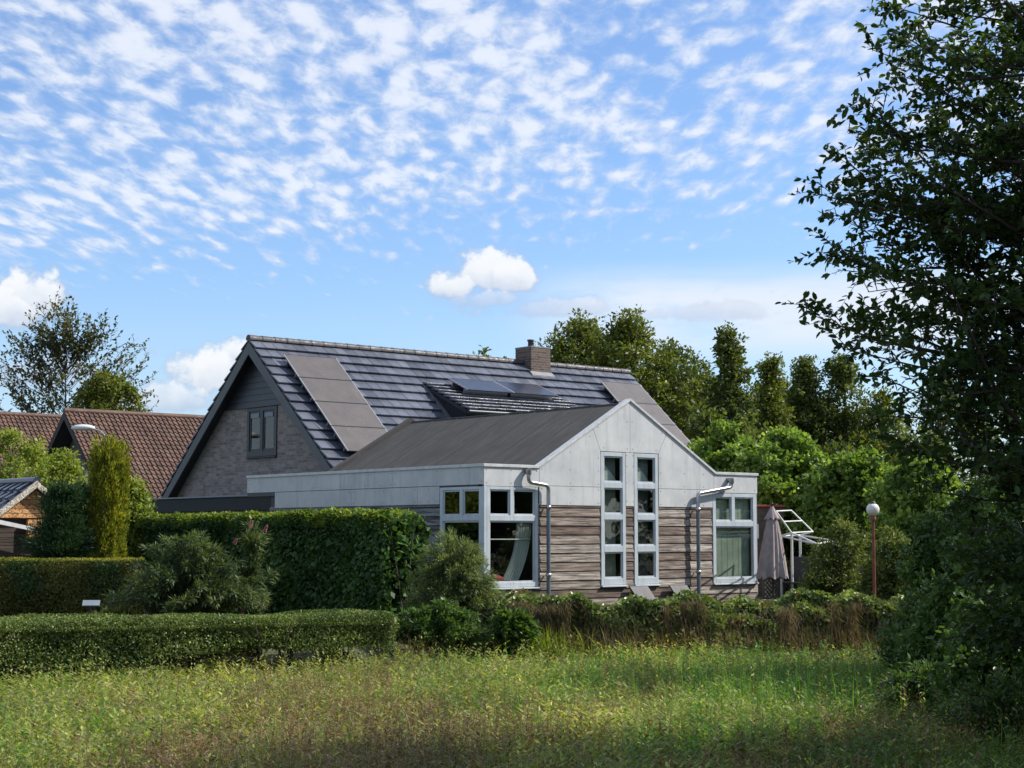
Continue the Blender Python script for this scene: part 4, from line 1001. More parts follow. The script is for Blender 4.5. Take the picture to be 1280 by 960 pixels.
# ivy bank with dead grass below the house
def bank():
    root = empty('ivy_bank', (0.2, 23.8, -.2), 0, 'low rambling ivy bank with hanging dead grass below the timber wall', 'hedge')
    def prof(x):   # top height along the bank
        return .47+.04*np.sin(x*3.1)+.05*np.sin(x*7.3+1)+.02*np.sin(x*15)
    n = 70000; x = -.5+rng.random(n)*8.3; yb = bound(x)+.25; t = rng.random(n)
    top = prof(x); w = 1.0
    # front face slopes back slightly, then a rounded top
    u = rng.random(n)*1.5; bul = .16*vnoise(np.stack([x, u*2, 0*x], 1), 2.6, 4)+.07*vnoise(np.stack([x, u*3, 0*x], 1), 8, 5)
    z = np.where(u < .85, -.12+u/.85*(top+.12), top+.03-.05*rng.random(n)); yy = yb+np.where(u < .85, .12*(u/.85)**2, .12+(u-.85)*1.5)-bul+rng.random(n)*.12
    dens = vnoise(np.stack([x, z*2.0, 0*x], 1), 2.2, 14); keep = (z > -.02+.34*dens) | (rng.random(n) < .30)
    P = np.stack([x, yy, z+.5*bul], 1)[keep]; m = len(P); D = unit(np.array([0, -.5, -.25])+rdir(m)*.8); L = .068*(.6+.8*rng.random(m))
    V, Fq = leafgeo(P, D, L, L*.8, unit(np.array([0, -.8, .6])+rdir(m)*.6), True); npmesh('foliage', V, Fq, LM['bankivy'], root)
    # hanging dead grass
    n = 24000; x = -.3+rng.random(n)*8; k = (vnoise(np.stack([x, 0*x, 0*x], 1), 4.6, 21)+.4*vnoise(np.stack([x, 0*x, 0*x], 1), 11, 22) > .30) | (rng.random(n) < .05); x = x[k]; n = len(x)
    z = .05+rng.random(n)*(prof(x)-.0); y = bound(x)+.2-.10*rng.random(n)
    a = rng.normal(size=n)*.35; D = unit(np.stack([a, -.25+.2*rng.normal(size=n), -np.ones(n)*rng.random(n)-.25], 1)); L = .08+.17*rng.random(n); L = np.minimum(L, z+.3)
    V, Fq = leafgeo(np.stack([x, y, z], 1), D, L, .007, None); npmesh('dead_grass', V, Fq, LM['dead'], root)
    # woven stems and earth behind
    mb = MB()
    for i in range(120):
        x0 = random.uniform(-.4, 7.6); y0 = float(bound(x0))+.3; h_ = float(prof(np.array([x0]))[0])
        mb.tube([(x0, y0, -.25), (x0+random.uniform(-.2, .2), y0-.05, h_*.5), (x0+random.uniform(-.4, .4), y0-.1+random.uniform(0, .5), h_*random.uniform(.7, 1.0))], [.014, .009, .004], 4, False)
    tag(mb.build('stems', M['twig'], root), kind='stuff')
    xs = np.linspace(-.6, 8.2, 60); V = []; Fq = []
    for i, xx in enumerate(xs):
        y0 = float(bound(xx))+.34; tt = float(prof(np.array([xx]))[0])-.12
        V += [(xx, y0, -.3), (xx, y0+.05, tt*.6), (xx, y0+.2, tt), (xx, y0+1.0, tt*.9), (xx, y0+1.9, -.1)]
    for i in range(59):
        for k in range(4): Fq.append((i*5+k, (i+1)*5+k, (i+1)*5+k+1, i*5+k+1))
    earth = plain('bank earth', (.06, .045, .03), .95, 0, .3, 8); npmesh('earth_core', np.array(V), np.array(Fq), earth, root, True)
    for o in root.children: o.location = (-.2, -23.8, .2)
bank()
n = 420; x = np.concatenate([rng.normal(.20, .10, n//2), rng.normal(.42, .28, n//2)]); y = bound(x)-.05-rng.random(n)*.5
tag(blades('reed_clump', 'reed', x, y, .18+.36*rng.random(n), .012+.01*rng.random(n), .6, 3), 'bright yellow green reed clump at the foot of the ivy bank', 'reeds', kind='stuff')
n = 2200; x = rng.random(n)*9-1.5; y = bound(x)+.1-rng.random(n)*.35
tag(blades('dry_grass_edge', 'dead', x, y, .15+.35*rng.random(n), .006+.005*rng.random(n), .8, 3), 'dry straw coloured grass along the foot of the ivy bank', 'grass', kind='stuff')

# ================================================================== BRANCHED TREES
def branched(name, pos, label, ends, trunk_pts, trunk_r, leafL, nsub, sublen, nleaf, mat, bark='bark', asp=.55, droop=.25, six=True, seed=1, start=.3, leaf_start=.15, cat='tree', attach=None, subthick=.006, wob=.018, bscale=1.0):
    r = random.Random(seed); root = empty(name, pos, 0, label, cat); mb = MB(); tw = MB(); fo = Foliage()
    tp = [Vector(p) for p in trunk_pts]; mb.tube(tp, [trunk_r*(1-.8*i/(len(tp)-1)) for i in range(len(tp))], 10, False)
    def on_trunk(z):
        for a, b in zip(tp[:-1], tp[1:]):
            if a.z <= z <= b.z: return a.lerp(b, (z-a.z)/max(1e-6, b.z-a.z))
        return tp[-1].copy() if z > tp[-1].z else tp[0].copy()
    PP, DD, LL = [], [], []
    for e in ends:
        e = Vector(e); hor = math.hypot(e.x-tp[0].x, e.y-tp[0].y)
        b = on_trunk(max(.6, e.z-hor*(attach or .55)*r.uniform(.7, 1.3))); L = (e-b).length; pts = []
        for i in range(8):
            t = i/7; p = b.lerp(e, t); p.z += math.sin(t*math.pi)*L*.07*(1 if droop > 0 else .2)
            if 0 < i < 7: p += Vector((r.gauss(0, 1), r.gauss(0, 1), r.gauss(0, 1)))*L*wob
            pts.append(p)
        r0 = min(trunk_r*.45, .008+.008*L)*bscale; tw.tube(pts, [r0*(1-t/7)+.003 for t in range(8)], 5, False)
        fwd = (e-b).normalized()
        for k in range(nsub):
            t = start+(1-start)*(k+r.random())/nsub; q = t*6.999; i = int(q); p = pts[i].lerp(pts[i+1], q-i)
            rd = Vector((r.gauss(0, 1), r.gauss(0, 1), r.gauss(0, .6))).normalized()
            d = (fwd*.8+rd*.8).normalized(); l = sublen*r.uniform(.5, 1.15)*(1.15-.5*t); m = p+d*l*.5+Vector((0, 0, l*.05)); f = p+d*l+Vector((0, 0, -l*droop*.5))
            tw.tube([p, m, f], [subthick, subthick*.6, subthick*.25], 3, False)
            nl = max(3, int(nleaf*l/sublen))
            for j in range(nl):
                u = leaf_start+(1-leaf_start)*(j+r.random()*.6)/nl; c = p.lerp(m, u*2) if u < .5 else m.lerp(f, u*2-1)
                s_ = Vector((r.gauss(0, 1), r.gauss(0, 1), r.gauss(0, .8)-droop)).normalized()
                PP.append(c); DD.append((d*.45+s_*.8)); LL.append(leafL*r.uniform(.6, 1.2))
    P = np.array(PP); D = unit(np.array(DD)); L = np.array(LL); n = len(P)
    V, Fq = leafgeo(P, D, L, L*asp, unit(np.array([0, 0, 1.])+rdir(n)*.8), six, .15); fo.add(V, Fq)
    mb.build('trunk', M[bark], root); tw.build('branches', M['twig'], root); fo.build('crown', LM[mat], root); return root

# near tree on the right: its crown reaches into the frame
TX, TY = 6.4, 12.4
ends = []; r = random.Random(5)
for px, py, dp_ in ((984, 390, 13.0), (1000, 242, 13.0), (1028, 192, 13.2), (1068, 62, 13.0), (1084, 4, 13.2), (1062, 128, 12.8), (1020, 310, 13.3), (1032, 436, 12.8), (1062, 365, 12.6),
                    (1075, 470, 13.3), (1078, 520, 13.0), (1040, 340, 13.5), (1095, 200, 12.6), (1105, 560, 13.2), (1078, 300, 13.6), (1060, 250, 12.8), (1102, 40, 13.4), (1120, 100, 12.9), (1100, 415, 12.6), (1120, 610, 13.5), (1040, 275, 13.5), (1055, 410, 13.4)):
    p = at(px, py, dp_-1.1); ends.append((p.x-TX+.13, p.y-TY, p.z+.34))
def left_edge(z):   # how far left the crown reaches at height z
    return np.interp(z, [.2, 1.0, 1.9, 2.7, 3.2, 4.2, 5.0, 5.8, 7.5, 9.5], [3.6, 3.4, 3.15, 2.8, 2.55, 2.6, 2.8, 2.95, 3.8, 5.2])
while len(ends) < 330:
    z = r.uniform(.5, 6.3); a = r.uniform(0, 2*math.pi); q = r.uniform(.3, 1)**.6
    Rm = TX-float(left_edge(z)); x, y = TX+Rm*q*math.cos(a), TY+.85*Rm*q*math.sin(a)
    if x > 7.6 and r.random() < .65: continue
    if y > 15.2 or y < 10.0 or z < .8 and y < 12.6: continue
    ends.append((x-TX, y-TY, z+.34))
branched('near_tree', (TX, TY, -.34), 'large dark leafy tree filling the right edge, its branches hanging over the meadow', ends,
         [(0, 0, -.1), (.05, 0, 2), (-.1, .1, 4.5), (0, .1, 5.6), (.1, 0, 7.0)], .2, .069, 60, .55, 24, 'alder', seed=17, start=.28, subthick=.004, asp=.56, wob=.035)
# undergrowth below and behind it
for i, (px, yt, dp_, rx, lb) in enumerate(((1172, 640, 20.5, .7, 'dark leafy undergrowth bush at the left foot of the near tree'), (1232, 600, 19.0, .9, 'taller dark undergrowth bush under the near tree'),
                                       (1290, 560, 18.0, 1.1, 'dark undergrowth bush at the right frame edge'), (1182, 735, 18.3, .55, 'low dark undergrowth bush where the ivy bank ends'), (1250, 735, 15.4, .75, 'low dark undergrowth bush in front of the taller one'))):
    p = at(px, yt, dp_); h = p.z+.34
    rt = tree('undergrowth_bush', (p.x, dp_, -.34), h, dome, rx, 'under', lb, 'bush', nclump=70, cr=.34, n=15000, leaf=.066, asp=.6, six=True, cb=.0, seed=90+i, trunk=.05, group='dark undergrowth bushes at the right')
    p = None
p = at(1262, 930, 13.6)
arching('bramble', (p.x+.15, 13.9, -.34), .72, .75, .6, 60, 130, .06, 'under', 'low tangled bramble patch at the lower right edge', asp=.3, seed=33)
p = at(1180, 880, 16.2)
arching('bramble', (p.x, 16.4, -.34), .62, .7, .5, 55, 110, .07, 'under', 'low green bramble in front of the undergrowth', asp=.4, seed=34)
# a second tree beyond the frame shades the green corner of the meadow
tree('alder_tree', (8.6, 20.8, -.1), 7.2, dome, 2.6, 'under', 'dark tree behind the near tree at the right edge', 'tree', nclump=70, cr=.75, n=22000, leaf=.1, cb=.12, seed=101, trunk=.14)

fo = Foliage(); C_, R_l = [], []
for i in range(330):
    t = random.random(); C_.append((random.uniform(25, 30)+6*t, 12+32*t+random.uniform(-1, 1), random.uniform(.3, 9.0))); R_l.append(random.uniform(.8, 1.4))
clumps(fo, C_, R_l, 60000, .34, .8); tag(fo.build('reflection_trees', LM['oak2']), 'unseen belt of dark trees added right of the garden to be mirrored in the front windows', 'trees', kind='stuff')  # unseen trees added out of frame to darken the window reflections

# sparse branching tree behind the brown roofs
p = at(84, 378, 76); Hs = p.z; r = random.Random(12); ends = []
for px, py in ((75, 376), (62, 380), (100, 386), (50, 398), (117, 398), (130, 397), (38, 402), (22, 425), (8, 440), (142, 402), (160, 430), (175, 425), (188, 440), (190, 470), (184, 490), (165, 455), (2, 470), (-12, 450), (30, 440), (60, 420), (90, 405), (110, 425), (140, 440),
               (45, 450), (70, 440), (95, 440), (20, 480), (50, 480), (110, 460), (80, 470), (130, 480), (-5, 500), (25, 505), (60, 500), (150, 480), (100, 490), (170, 500), (-25, 480), (-20, 430), (10, 415), (85, 392), (125, 415), (55, 410), (35, 425)):
    for k in range(3):
        q = at(px+r.uniform(-5, 5)*k, py+r.uniform(0, 12)*k, 76); ends.append((q.x-p.x, r.uniform(-1.4, 1.4)*(1 if k else .4), q.z))
branched('sparse_tree', (p.x, 76, 0), 'sparse open tree with upright leafy twigs behind the brown roofs at the left', ends, [(0, 0, -.1), (.1, 0, 3), (.1, 0, 6.0), (0, 0, 9)], .12, .18, 11, .85, 8, 'sparse', seed=23, droop=-.25, start=.35, asp=.65, attach=1.1, bscale=.42, subthick=.012)

# ================================================================== NEIGHBOURING BUILDINGS
def ltile(mb, x0, x1, rows, gauge, fn, w=.3):
    n = round((x1-x0)/w); w = (x1-x0)/n
    for r_ in range(rows):
        for i in range(n):
            a = x0+i*w+.004; b = a+w-.008; t0 = r_*gauge; t1 = t0+gauge+.04; c = a+w*.55
            mb.hexa([fn(a, t0, -.03), fn(c, t0, -.03), fn(c, t1, 0), fn(a, t1, 0), fn(a, t0, .005), fn(c, t0, .005), fn(c, t1, .04), fn(a, t1, .04)])
            mb.hexa([fn(c, t0, -.03), fn(b, t0, -.03), fn(b, t1, 0), fn(c, t1, 0), fn(c, t0, .035), fn(b, t0, .035), fn(b, t1, .085), fn(c, t1, .085)])
def gabled(name, loc, rot, L, hwid, zr, slope, mat, wallmat, label, cat, ov=.35, rows=24, gauge=.24, axis='x', tw=.2, barge='dark', back=True):
    """ridge along local +X starting at X=0; front slope faces -Y"""
    root = empty(name, loc, rot, label, cat); ts, c, s = math.tan(slope), math.cos(slope), math.sin(slope); ln = rows*gauge
    f1 = lambda x, t, o: (x, -(t*c+o*s), zr-t*s+o*c); f2 = lambda x, t, o: (x, (t*c+o*s), zr-t*s+o*c)
    m = MB(); ltile(m, 0, L, rows, gauge, f1, tw); ltile(m, 0, L, rows, gauge, f2, tw) if back else None
    m.build('tiled_roof', M[mat], root, .006)
    m = MB(); m.tube([(0, 0, zr+.02), (L, 0, zr+.02)], .11, 8); m.build('ridge_tiles', M[mat], root)
    m = MB()
    for sg in (-1, 1): m.prism([(0, zr-.04/c), (sg*ln*c, zr-ln*s-.04/c), (sg*ln*c, zr-ln*s-.13/c), (0, zr-.13/c)], -L+.03, -.03, lambda u, v, d: (-d, u, v))
    m.build('roof_deck', M['dark'], root)
    m = MB(); W = ln*c-ov; m.prism([(-W, -.1), (W, -.1), (W, zr-.16/c-W*ts), (0, zr-.16/c), (-W, zr-.16/c-W*ts)], -L+ov, -ov, lambda u, v, d: (-d, u, v)); m.build('wall', M[wallmat], root)
    for sg in (-1, 1):
        m = MB(); m.prism([(0, zr-.05), (sg*ln*c, zr-ln*s-.05), (sg*ln*c, zr-ln*s-.28), (0, zr-.30)], -.04, -.0, lambda u, v, d: (-d, u, v)); m.build('barge_board', M[barge], root)
    return root
p = at(80, 514, 60)
nb = gabled('neighbour_house', (p.x, p.y, 0), YAW, 17, 4, p.z, R(44), 'browntile', 'gablegrey', 'brown tiled house with grey gable beyond the golden yew', 'house', rows=24, barge='blackw', ov=.75)
q = window(nb, lambda u, v, d: (.35-d, u, v), (-2.5, -1.3, p.z-3.3, p.z-2.1), [(-2.42, -1.95, p.z-3.2, p.z-2.2), (-1.85, -1.38, p.z-3.2, p.z-2.2)], 'white', .03, 'glassdark')
p = at(-60, 513, 66)
gabled('neighbour_house', (p.x-6.0*cy_, p.y-6.0*sy_, 0), YAW, 10.7, 4, at(40, 516, 72).z-.42, R(44), 'browntile', 'gablegrey', 'brown tiled roof at the left edge behind the grey gabled house', 'house', rows=24, barge='blackw', ov=.75)

# garden shed at the left edge: ridge runs back along house Y, gable faces the camera side
p = at(46, 603, 30.5)
shed = empty('garden_shed', (p.x, p.y, 0), YAW, 'dark timber shed with glazed blue tiles and an orange wooden gable', 'shed')
zr = p.z; ss = R(38)
f1 = lambda x, t, o: (-(t*math.cos(ss)+o*math.sin(ss)), x, zr-t*math.sin(ss)+o*math.cos(ss)); f2 = lambda x, t, o: ((t*math.cos(ss)+o*math.sin(ss)), x, zr-t*math.sin(ss)+o*math.cos(ss))
m = MB(); ltile(m, .0, 3.3, 4, .27, f1, .3); ltile(m, .0, 3.3, 4, .27, f2, .3); m.build('tiled_roof', M['bluetile'], shed, .012)
m = MB(); m.tube([(0, .0, zr+.03), (0, 3.3, zr+.03)], .075, 10); m.build('ridge_tiles', M['bluetile'], shed)
m = MB()
for k in range(7):
    z0 = zr-.66+k*.087; wd = max(.03, (zr-.09-z0)/math.tan(ss)); wd2 = max(.01, (zr-.09-z0-.083)/math.tan(ss)); m.hexa([(-wd, .13, z0), (wd, .13, z0), (wd, .22, z0), (-wd, .22, z0), (-wd2, .13, z0+.08), (wd2, .13, z0+.08), (wd2, .22, z0+.08), (-wd2, .22, z0+.08)])
for k in range(3): m.box(-.1, .72, .11+.001*k, .2, zr-1.1+k*.14, zr-1.1+k*.14+.13)
m.build('gable_boards', M['orange'], shed)
for sg in (-1, 1):
    m = MB(); e = .90; m.prism([(0, zr+.03), (sg*e, zr+.03-e*math.tan(ss)), (sg*e, zr-.10-e*math.tan(ss)), (0, zr-.10)], -.03, .02, fr); m.build('barge_board', M['palewood'], shed, .003)
m = MB()
z0 = -.05
while z0 < zr-.70: m.box(-.72, .72, .23, 3.1, z0, min(z0+.145, zr-.66)); z0 += .15
m.build('wall', M['shedwood'], shed)
m = MB(); m.prism([(-.84, zr-.68), (.75, zr-1.0), (.75, zr-1.06), (-.84, zr-.76)], .0, .12, fr); m.build('gutter', M['white'], shed)
m = MB(); m.prism([(-.72, zr-.68), (0, zr-.12), (.72, zr-.68)], -3.0, -.23, fr); m.build('roof_core', M['shedwood'], shed)

# street lamp behind the golden yew
pl = at(133, 600, 46); ph = at(104, 535, 46); pm = at(132, 553, 46)
lamp = empty('street_lamp', (pl.x, 46, 0), 0, 'grey street lamp with curved arm rising above the golden yew', 'street lamp')
m = MB(); dx = ph.x-pl.x; m.tube([(0, 0, -.05), (0, 0, pm.z-.3), (-.01, 0, pm.z), (-.08, 0, pm.z+.2), (-.2, 0, pm.z+.32), (dx+.2, 0, ph.z)], [.06, .04, .035, .028, .024, .02], 8); m.build('pole', M['concrete'], lamp)
m = MB(); 
m.lathe([(0, -.05), (.10, -.045), (.15, -.01), (.14, .03), (.08, .06), (0, .07)], 14); 
m.v = [(v[0]*2.3+dx, v[1]*1.2, v[2]*1.5+ph.z) for v in m.v]; m.build('lamp_head', M['white'], lamp)

# closed parasol
def parasol():
    p = at(966, 700, 36.2); root = empty('parasol', (p.x, 36.2, 0), 0, 'closed mauve parasol standing at the right corner of the timber wing', 'parasol')
    zt = at(966, 632, 36.2).z; zb = at(966, 722, 36.2).z; m = MB(); n = 96; nz = 22; V = []
    for j in range(nz+1):
        t = j/nz; R0 = .05+.33*t**.85; z = zt-.05-(zt-zb-.05)*t
        for i in range(n):
            a = 2*math.pi*i/n; f = 1-.26*(.4+.6*t)*abs(math.sin(a*4+.4*math.sin(t*2)))**.7-.05*math.sin(a*13+t*3); V.append((R0*f*math.cos(a), R0*f*math.sin(a), z-.03*math.cos(a*8)*t))
    m.add(V, [(j*n+i, j*n+(i+1) % n, (j+1)*n+(i+1) % n, (j+1)*n+i) for j in range(nz) for i in range(n)], True); m.build('canopy', M['mauve'], root)
    m = MB(); V = []
    for j in range(7):
        t = j/6; R0 = .03+.15*t; z = zt-.02-.27*t
        for i in range(n):
            a = 2*math.pi*i/n; f = 1-.22*t*abs(math.sin(a*4+.3))**.8; V.append((R0*f*math.cos(a), R0*f*math.sin(a), z-.02*math.cos(a*8)*t))
    m.add(V, [(j*n+i, j*n+(i+1) % n, (j+1)*n+(i+1) % n, (j+1)*n+i) for j in range(6) for i in range(n)], True); m.build('vent_flap', M['mauve'], root)
    m = MB(); m.tube([(0, 0, 0), (0, 0, zt+.02)], .022, 10); m.build('pole', M['blackw'], root)
    m = MB(); m.lathe([(0, .0), (.025, .01), (.03, .04), (.012, .07), (0, .08)], 12, (0, 0, zt)); m.build('finial', M['blackw'], root)
    m = MB(); m.box(-.25, .25, -.25, .25, -.02, .07); m.build('base', M['concrete'], root, .02)
parasol()
# brick outhouse with red coping
p = at(957, 631, 40)
oh = empty('brick_outhouse', (p.x-.45, 40, 0), .25, 'dark brick outhouse wall with red coping behind the parasol', 'outhouse')
m = MB(); m.box(0, .95, 0, 2.0, -.1, p.z-.06); m.build('wall', M['dbrick'], oh); m = MB(); m.box(-.04, .99, -.05, 2.04, p.z-.058, p.z); m.build('coping', M['redcap'], oh, .01)
m = MB(); m.box(.13, .27, -.08, -.002, 1.4, 1.75); m.build('meter_box', M['white'], oh, .01)
# open white metal frame (greenhouse roof bars)
A_ = {k: at(*v) for k, v in dict(A=(970, 639, 36.6), B=(989, 638, 37.6), C=(1016, 664.5, 37.6), D=(989.5, 666, 36.6), E=(976, 670, 36.8), F=(1021, 680, 35.6), G=(1042, 676, 36.6), H=(1000, 669, 38.0), I=(979.5, 652, 36.6), J=(1002, 651, 37.6)).items()}
fo_ = A_['D']; mf = empty('metal_frame', (fo_.x, fo_.y, 0), 0, 'white metal greenhouse frame with raised roof light right of the parasol', 'greenhouse frame')
m = MB(); L_ = lambda a, b, r_=.018: m.tube([A_[a]-Vector((fo_.x, fo_.y, 0)), A_[b]-Vector((fo_.x, fo_.y, 0))], r_, 6)
for a, b in ('AB', 'BC', 'CD', 'DA', 'IJ'): L_(a, b)
m.build('roof_light', M['white'], mf)
m = MB()
for a, b in ('EF', 'FG', 'GH', 'HE', 'ED', 'DF', 'HC'): L_(a, b, .022)
m.build('roof_bars', M['white'], mf)
for k in 'DFGHE':
    m = MB(); v = A_[k]-Vector((fo_.x, fo_.y, 0)); m.tube([(v.x, v.y, 0), (v.x, v.y, v.z)], .028, 8); m.build('post', M['white'], mf)
# black trellis
p = at(955, 722, 38.2); p2 = at(1006, 722, 37.4)
tr = empty('trellis_fence', (p.x, p.y, 0), math.atan2(p2.y-p.y, p2.x-p.x), 'low black diamond trellis behind the closed parasol', 'trellis')
W_ = (p2-p).xy.length; zt = p.z; m = MB(); k = -zt
while k < W_:
    for sg in (1, -1):
        a0, b0 = (k, 0) if sg > 0 else (k, zt); pts_ = []
        x0, x1 = max(0, k), min(W_, k+zt)
        if x1 > x0+.02:
            za, zb2 = (x0-k, x1-k) if sg > 0 else (zt-(x0-k), zt-(x1-k)); m.tube([(x0, .006*sg, za), (x1, .006*sg, zb2)], .009, 4)
    k += .105
m.build('lattice', M['blackw'], tr)
m = MB(); m.box(-.02, W_+.02, -.03, .03, zt, zt+.06); m.box(-.02, W_+.02, -.03, .03, -.02, .05); m.build('rail', M['blackw'], tr)
for x in (0, .55, W_):
    m = MB(); m.box(x-.035, x+.035, -.036, .036, -.02, zt+.08); m.build('post', M['blackw'], tr)
# dark garden chair beside the trellis
p = at(995, 740, 36.6)
gc = empty('garden_chair', (p.x, 36.6, 0), -.5, 'black garden chair between the parasol and the metal frame', 'chair')
m = MB(); m.box(-.24, .24, -.24, .24, .42, .45); m.build('seat', M['blackw'], gc, .008)
m = MB(); m.hexa([(-.24, .22, .45), (.24, .22, .45), (.24, .25, .45), (-.24, .25, .45), (-.24, .32, 1.0), (.24, .32, 1.0), (.24, .35, 1.0), (-.24, .35, 1.0)]); m.build('backrest', M['blackw'], gc, .008)
for x in (-.22, .22):
    for y in (-.22, .22): m = MB(); m.tube([(x, y, 0), (x*.96, y*.96, .43)], .016, 6); m.build('leg', M['blackw'], gc)
    m = MB(); m.tube([(x, -.22, .43), (x*1.05, -.2, .64), (x*1.05, .28, .66)], .015, 6); m.build('armrest', M['blackw'], gc)
# globe lamp
p = at(1091, 637, 30.2)
gl = empty('globe_lamp', (p.x, 30.2, 0), 0, 'garden lamp with opal globe on a faded red pole', 'garden lamp')
m = MB(); m.tube([(0, 0, -.05), (0, 0, p.z-.17)], .029, 12); m.lathe([(.05, 0), (.06, .05), (.035, .09)], 14, (0, 0, p.z-.2)); m.build('pole', M['redpole'], gl)
m = MB(); m.lathe([(.121*math.sin(math.pi*i/16), -.121*math.cos(math.pi*i/16)) for i in range(17)], 28, (0, 0, p.z)); m.build('lamp_globe', M['globe'], gl)
m = MB(); m.lathe([(.001, .03), (.03, .03), (.055, .0), (.06, -.02)], 16, (0, 0, p.z+.13)); m.build('cap', M['blackw'], gl)
# small sign
p = at(114, 754, 24.6); z0 = float(gz(p.x, 24.6))
sg = empty('garden_sign', (p.x, 24.6, z0), .1, 'small tilted grey plate on a short post in front of the conifer hedge', 'sign')
m = MB(); zz_ = p.z-z0; m.hexa([(-.125, -.05, zz_-.03), (.125, -.05, zz_-.03), (.125, -.03, zz_-.045), (-.125, -.03, zz_-.045), (-.125, .03, zz_+.045), (.125, .03, zz_+.045), (.125, .05, zz_+.03), (-.125, .05, zz_+.03)]); m.build('plate', plain('pale blue grey plate', (.26, .30, .34), .4), sg)
m = MB(); m.tube([(0, .0, -.05), (0, .0, zz_)], .018, 8); m.build('post', M['blackw'], sg)

# ================================================================== SKY
w = bpy.data.worlds.new('World'); scn.world = w; w.use_nodes = True; nt = w.node_tree; nt.nodes.clear()
sky = nt.nodes.new('ShaderNodeTexSky'); sky.sky_type = 'NISHITA'; sky.sun_disc = False; sky.sun_elevation = SUN_EL
sky.sun_rotation = math.atan2(SUN_DIR.x, SUN_DIR.y); sky.air_density = 1.0; sky.dust_density = .6; sky.ozone_density = 2.2; sky.altitude = 0
tc = nt.nodes.new('ShaderNodeTexCoord'); sp = nt.nodes.new('ShaderNodeSeparateXYZ'); nt.links.new(tc.outputs['Generated'], sp.inputs[0])
X_, Y_, Z_ = sp.outputs
mm = lambda op, a, b=None, c=False: math_(nt, op, a, b, c)
def sstep(v, a, b):
    n = nt.nodes.new('ShaderNodeMapRange'); n.interpolation_type = 'SMOOTHSTEP'; n.clamp = True
    nt.links.new(v, n.inputs[0]); n.inputs[1].default_value = a; n.inputs[2].default_value = b; return n.outputs[0]
zc = mm('MAXIMUM', Z_, .02); ux = mm('DIVIDE', X_, zc); uy = mm('DIVIDE', Y_, zc)
cv = nt.nodes.new('ShaderNodeCombineXYZ'); nt.links.new(ux, cv.inputs[0]); nt.links.new(mm('MULTIPLY', mm('LOGARITHM', uy, 2.718), 1.45), cv.inputs[1]); cv.inputs[2].default_value = 3.1
cvo = cv.outputs[0]
n1 = N(nt, 'ShaderNodeTexNoise', i_Scale=13.5, i_Detail=6.0, i_Roughness=.58, i_Distortion=.25); nt.links.new(cvo, n1.inputs['Vector'])
n2 = noise(nt, cvo, .55, 2, .5)
n3 = noise(nt, cvo, 1.9, 3, .5)
vor = N(nt, 'ShaderNodeTexVoronoi', i_Scale=16.0); vor.feature = 'SMOOTH_F1'; vor.inputs['Smoothness'].default_value = .6; nt.links.new(cvo, vor.inputs['Vector'])
cov = mm('ADD', mm('MULTIPLY', sstep(n2, .30, .60), .07), mm('MULTIPLY', sstep(n3, .3, .7), .10))
dist = mm('ADD', uy, mm('MULTIPLY', ux, .45)); dist = mm('ADD', dist, mm('MULTIPLY', mm('SUBTRACT', n3, .5), 2.0))
cov = mm('ADD', mm('SUBTRACT', cov, mm('MULTIPLY', sstep(dist, 4.1, 6.6), .34)), .045)
field = mm('ADD', mm('ADD', n1.outputs[0], mm('MULTIPLY', mm('SUBTRACT', .42, vor.outputs[0]), .32)), cov)
alto = mm('MULTIPLY', sstep(field, .42, .76), .84)
# low cumulus and haze banks, placed by azimuth and elevation
az = mm('ARCTAN2', X_, Y_); el = mm('ARCSINE', Z_)
ae = nt.nodes.new('ShaderNodeCombineXYZ'); nt.links.new(az, ae.inputs[0]); nt.links.new(el, ae.inputs[1])
nb1 = noise(nt, ae.outputs[0], 34, 7, .58); nb2 = noise(nt, ae.outputs[0], 75, 4, .55)
def dir_(px, py):
    v = at(px, py, 1.0)-Vector((0, 0, CZ)); return math.atan2(v.x, v.y), math.atan2(v.z, math.hypot(v.x, v.y))
cum = None; shade = None
for px, py, wx, hy, k in ((600, 346, 62, 44, 1), (572, 360, 44, 30, 1), (644, 352, 44, 34, 1), (612, 376, 66, 20, .65), (700, 388, 120, 20, .6), (860, 394, 150, 20, .5), (262, 470, 66, 56, 1), (215, 500, 70, 34, .8), (300, 445, 40, 34, 1), (30, 372, 62, 44, 1), (-10, 390, 60, 50, 1), (40, 470, 110, 40, .6)):
    a0, e0 = dir_(px, py); s_ = 1/2053
    dx = mm('DIVIDE', mm('SUBTRACT', az, a0), wx*s_); dy = mm('DIVIDE', mm('SUBTRACT', el, e0), hy*s_)
    dyb = mm('MULTIPLY', mm('MINIMUM', dy, 0), 1.7); dy2 = mm('ADD', mm('MAXIMUM', dy, 0), dyb)
    d = mm('SQRT', mm('ADD', mm('MULTIPLY', dx, dx), mm('MULTIPLY', dy2, dy2)))
    d = mm('ADD', d, mm('MULTIPLY', mm('SUBTRACT', nb1, .5), 2.7))
    al = mm('MULTIPLY', mm('SUBTRACT', 1, sstep(d, .42, .98)), k*.95)
    sh = mm('MULTIPLY', al, mm('ADD', mm('MULTIPLY', dy, .42), .55, ), True)
    cum = al if cum is None else mm('MAXIMUM', cum, al); shade = sh if shade is None else mm('MAXIMUM', shade, sh)
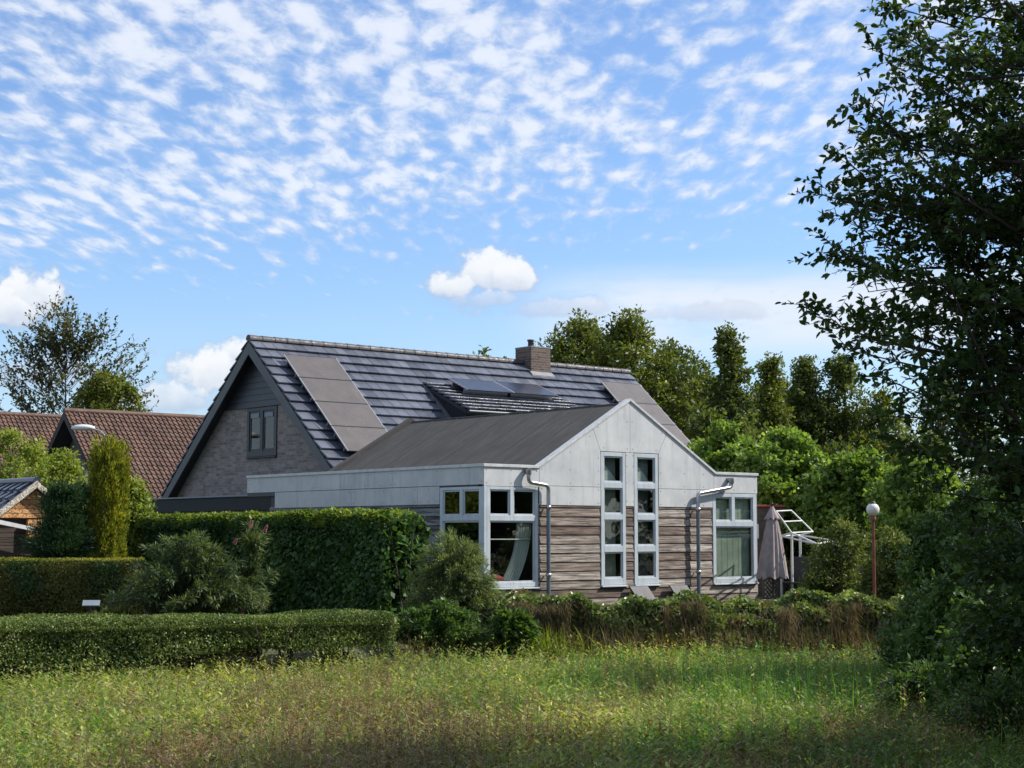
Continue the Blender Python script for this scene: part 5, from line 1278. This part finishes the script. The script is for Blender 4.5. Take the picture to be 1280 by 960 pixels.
# wispy bank low on the right and pale haze at the horizon
st = nt.nodes.new('ShaderNodeMapping'); st.inputs['Scale'].default_value = (7, 30, 1); nt.links.new(ae.outputs[0], st.inputs[0])
nw = noise(nt, st.outputs[0], 1.0, 6, .6)
a1, e1 = dir_(880, 392)
bk = mm('MULTIPLY', mm('SUBTRACT', 1, sstep(mm('ABSOLUTE', mm('SUBTRACT', el, e1)), .008, .036)), sstep(az, dir_(600, 400)[0], dir_(800, 400)[0]))
bank_ = mm('MULTIPLY', mm('MULTIPLY', bk, sstep(nw, .22, .55)), .9)
haze = mm('MULTIPLY', mm('MULTIPLY', mm('SUBTRACT', 1, sstep(el, .03, .17)), sstep(nw, .25, .75)), .55)
wv = mm('MAXIMUM', bank_, haze)
tint = mixc(nt, 1.0, sky.outputs[0], (.70, .80, .95), 'MULTIPLY')
c1 = mixc(nt, haze, tint, (3.1, 3.9, 4.9)); c1 = mixc(nt, bank_, c1, (4.3, 4.6, 5.1))
ccol = mixc(nt, sstep(field, .52, .85), (3.2, 3.75, 4.8), (4.7, 4.9, 5.3))
c2 = mixc(nt, alto, c1, ccol)
cc = mixc(nt, sstep(mm('ADD', shade, mm('MULTIPLY', mm('SUBTRACT', nb2, .5), .35)), .15, .75), (2.5, 2.95, 3.8), (5.2, 5.2, 5.2))
c3 = mixc(nt, mm('MULTIPLY', cum, .93), c2, cc)
bgn = nt.nodes.new('ShaderNodeBackground'); bgn.inputs[1].default_value = .15; nt.links.new(c3, bgn.inputs[0])
ow = nt.nodes.new('ShaderNodeOutputWorld'); nt.links.new(bgn.outputs[0], ow.inputs[0])
w.cycles.sampling_method = 'MANUAL'; w.cycles.sample_map_resolution = 1024

sl = bpy.data.lights.new('sun', 'SUN'); sl.energy = 5.0; sl.angle = R(.55); sl.color = (1, .95, .87)
so = bpy.data.objects.new('sun', sl); COL.objects.link(so)
d = Vector((SUN_DIR.x*math.cos(SUN_EL), SUN_DIR.y*math.cos(SUN_EL), math.sin(SUN_EL))); so.rotation_euler = d.to_track_quat('Z', 'Y').to_euler(); so.location = (20, 0, 30)

cam = bpy.data.cameras.new('camera'); co = bpy.data.objects.new('camera', cam); COL.objects.link(co); scn.camera = co
co.location = (0, 0, CZ); co.rotation_euler = (math.pi/2+PITCH, 0, 0); cam.sensor_width = 36; cam.lens = F/1280*36; cam.clip_end = 4000; cam.clip_start = .1
scn.view_settings.view_transform = 'Standard'; scn.view_settings.look = 'None'; scn.view_settings.exposure = .38; scn.view_settings.gamma = 1
scn.render.engine = 'CYCLES'; cy = scn.cycles
cy.max_bounces = 6; cy.diffuse_bounces = 3; cy.glossy_bounces = 3; cy.transmission_bounces = 4; cy.transparent_max_bounces = 8; cy.caustics_reflective = False; cy.caustics_refractive = False
cy.use_denoising = True
try: cy.denoiser = 'OPENIMAGEDENOISE'; cy.denoising_prefilter = 'ACCURATE'
except Exception: pass
scn.render.use_persistent_data = False
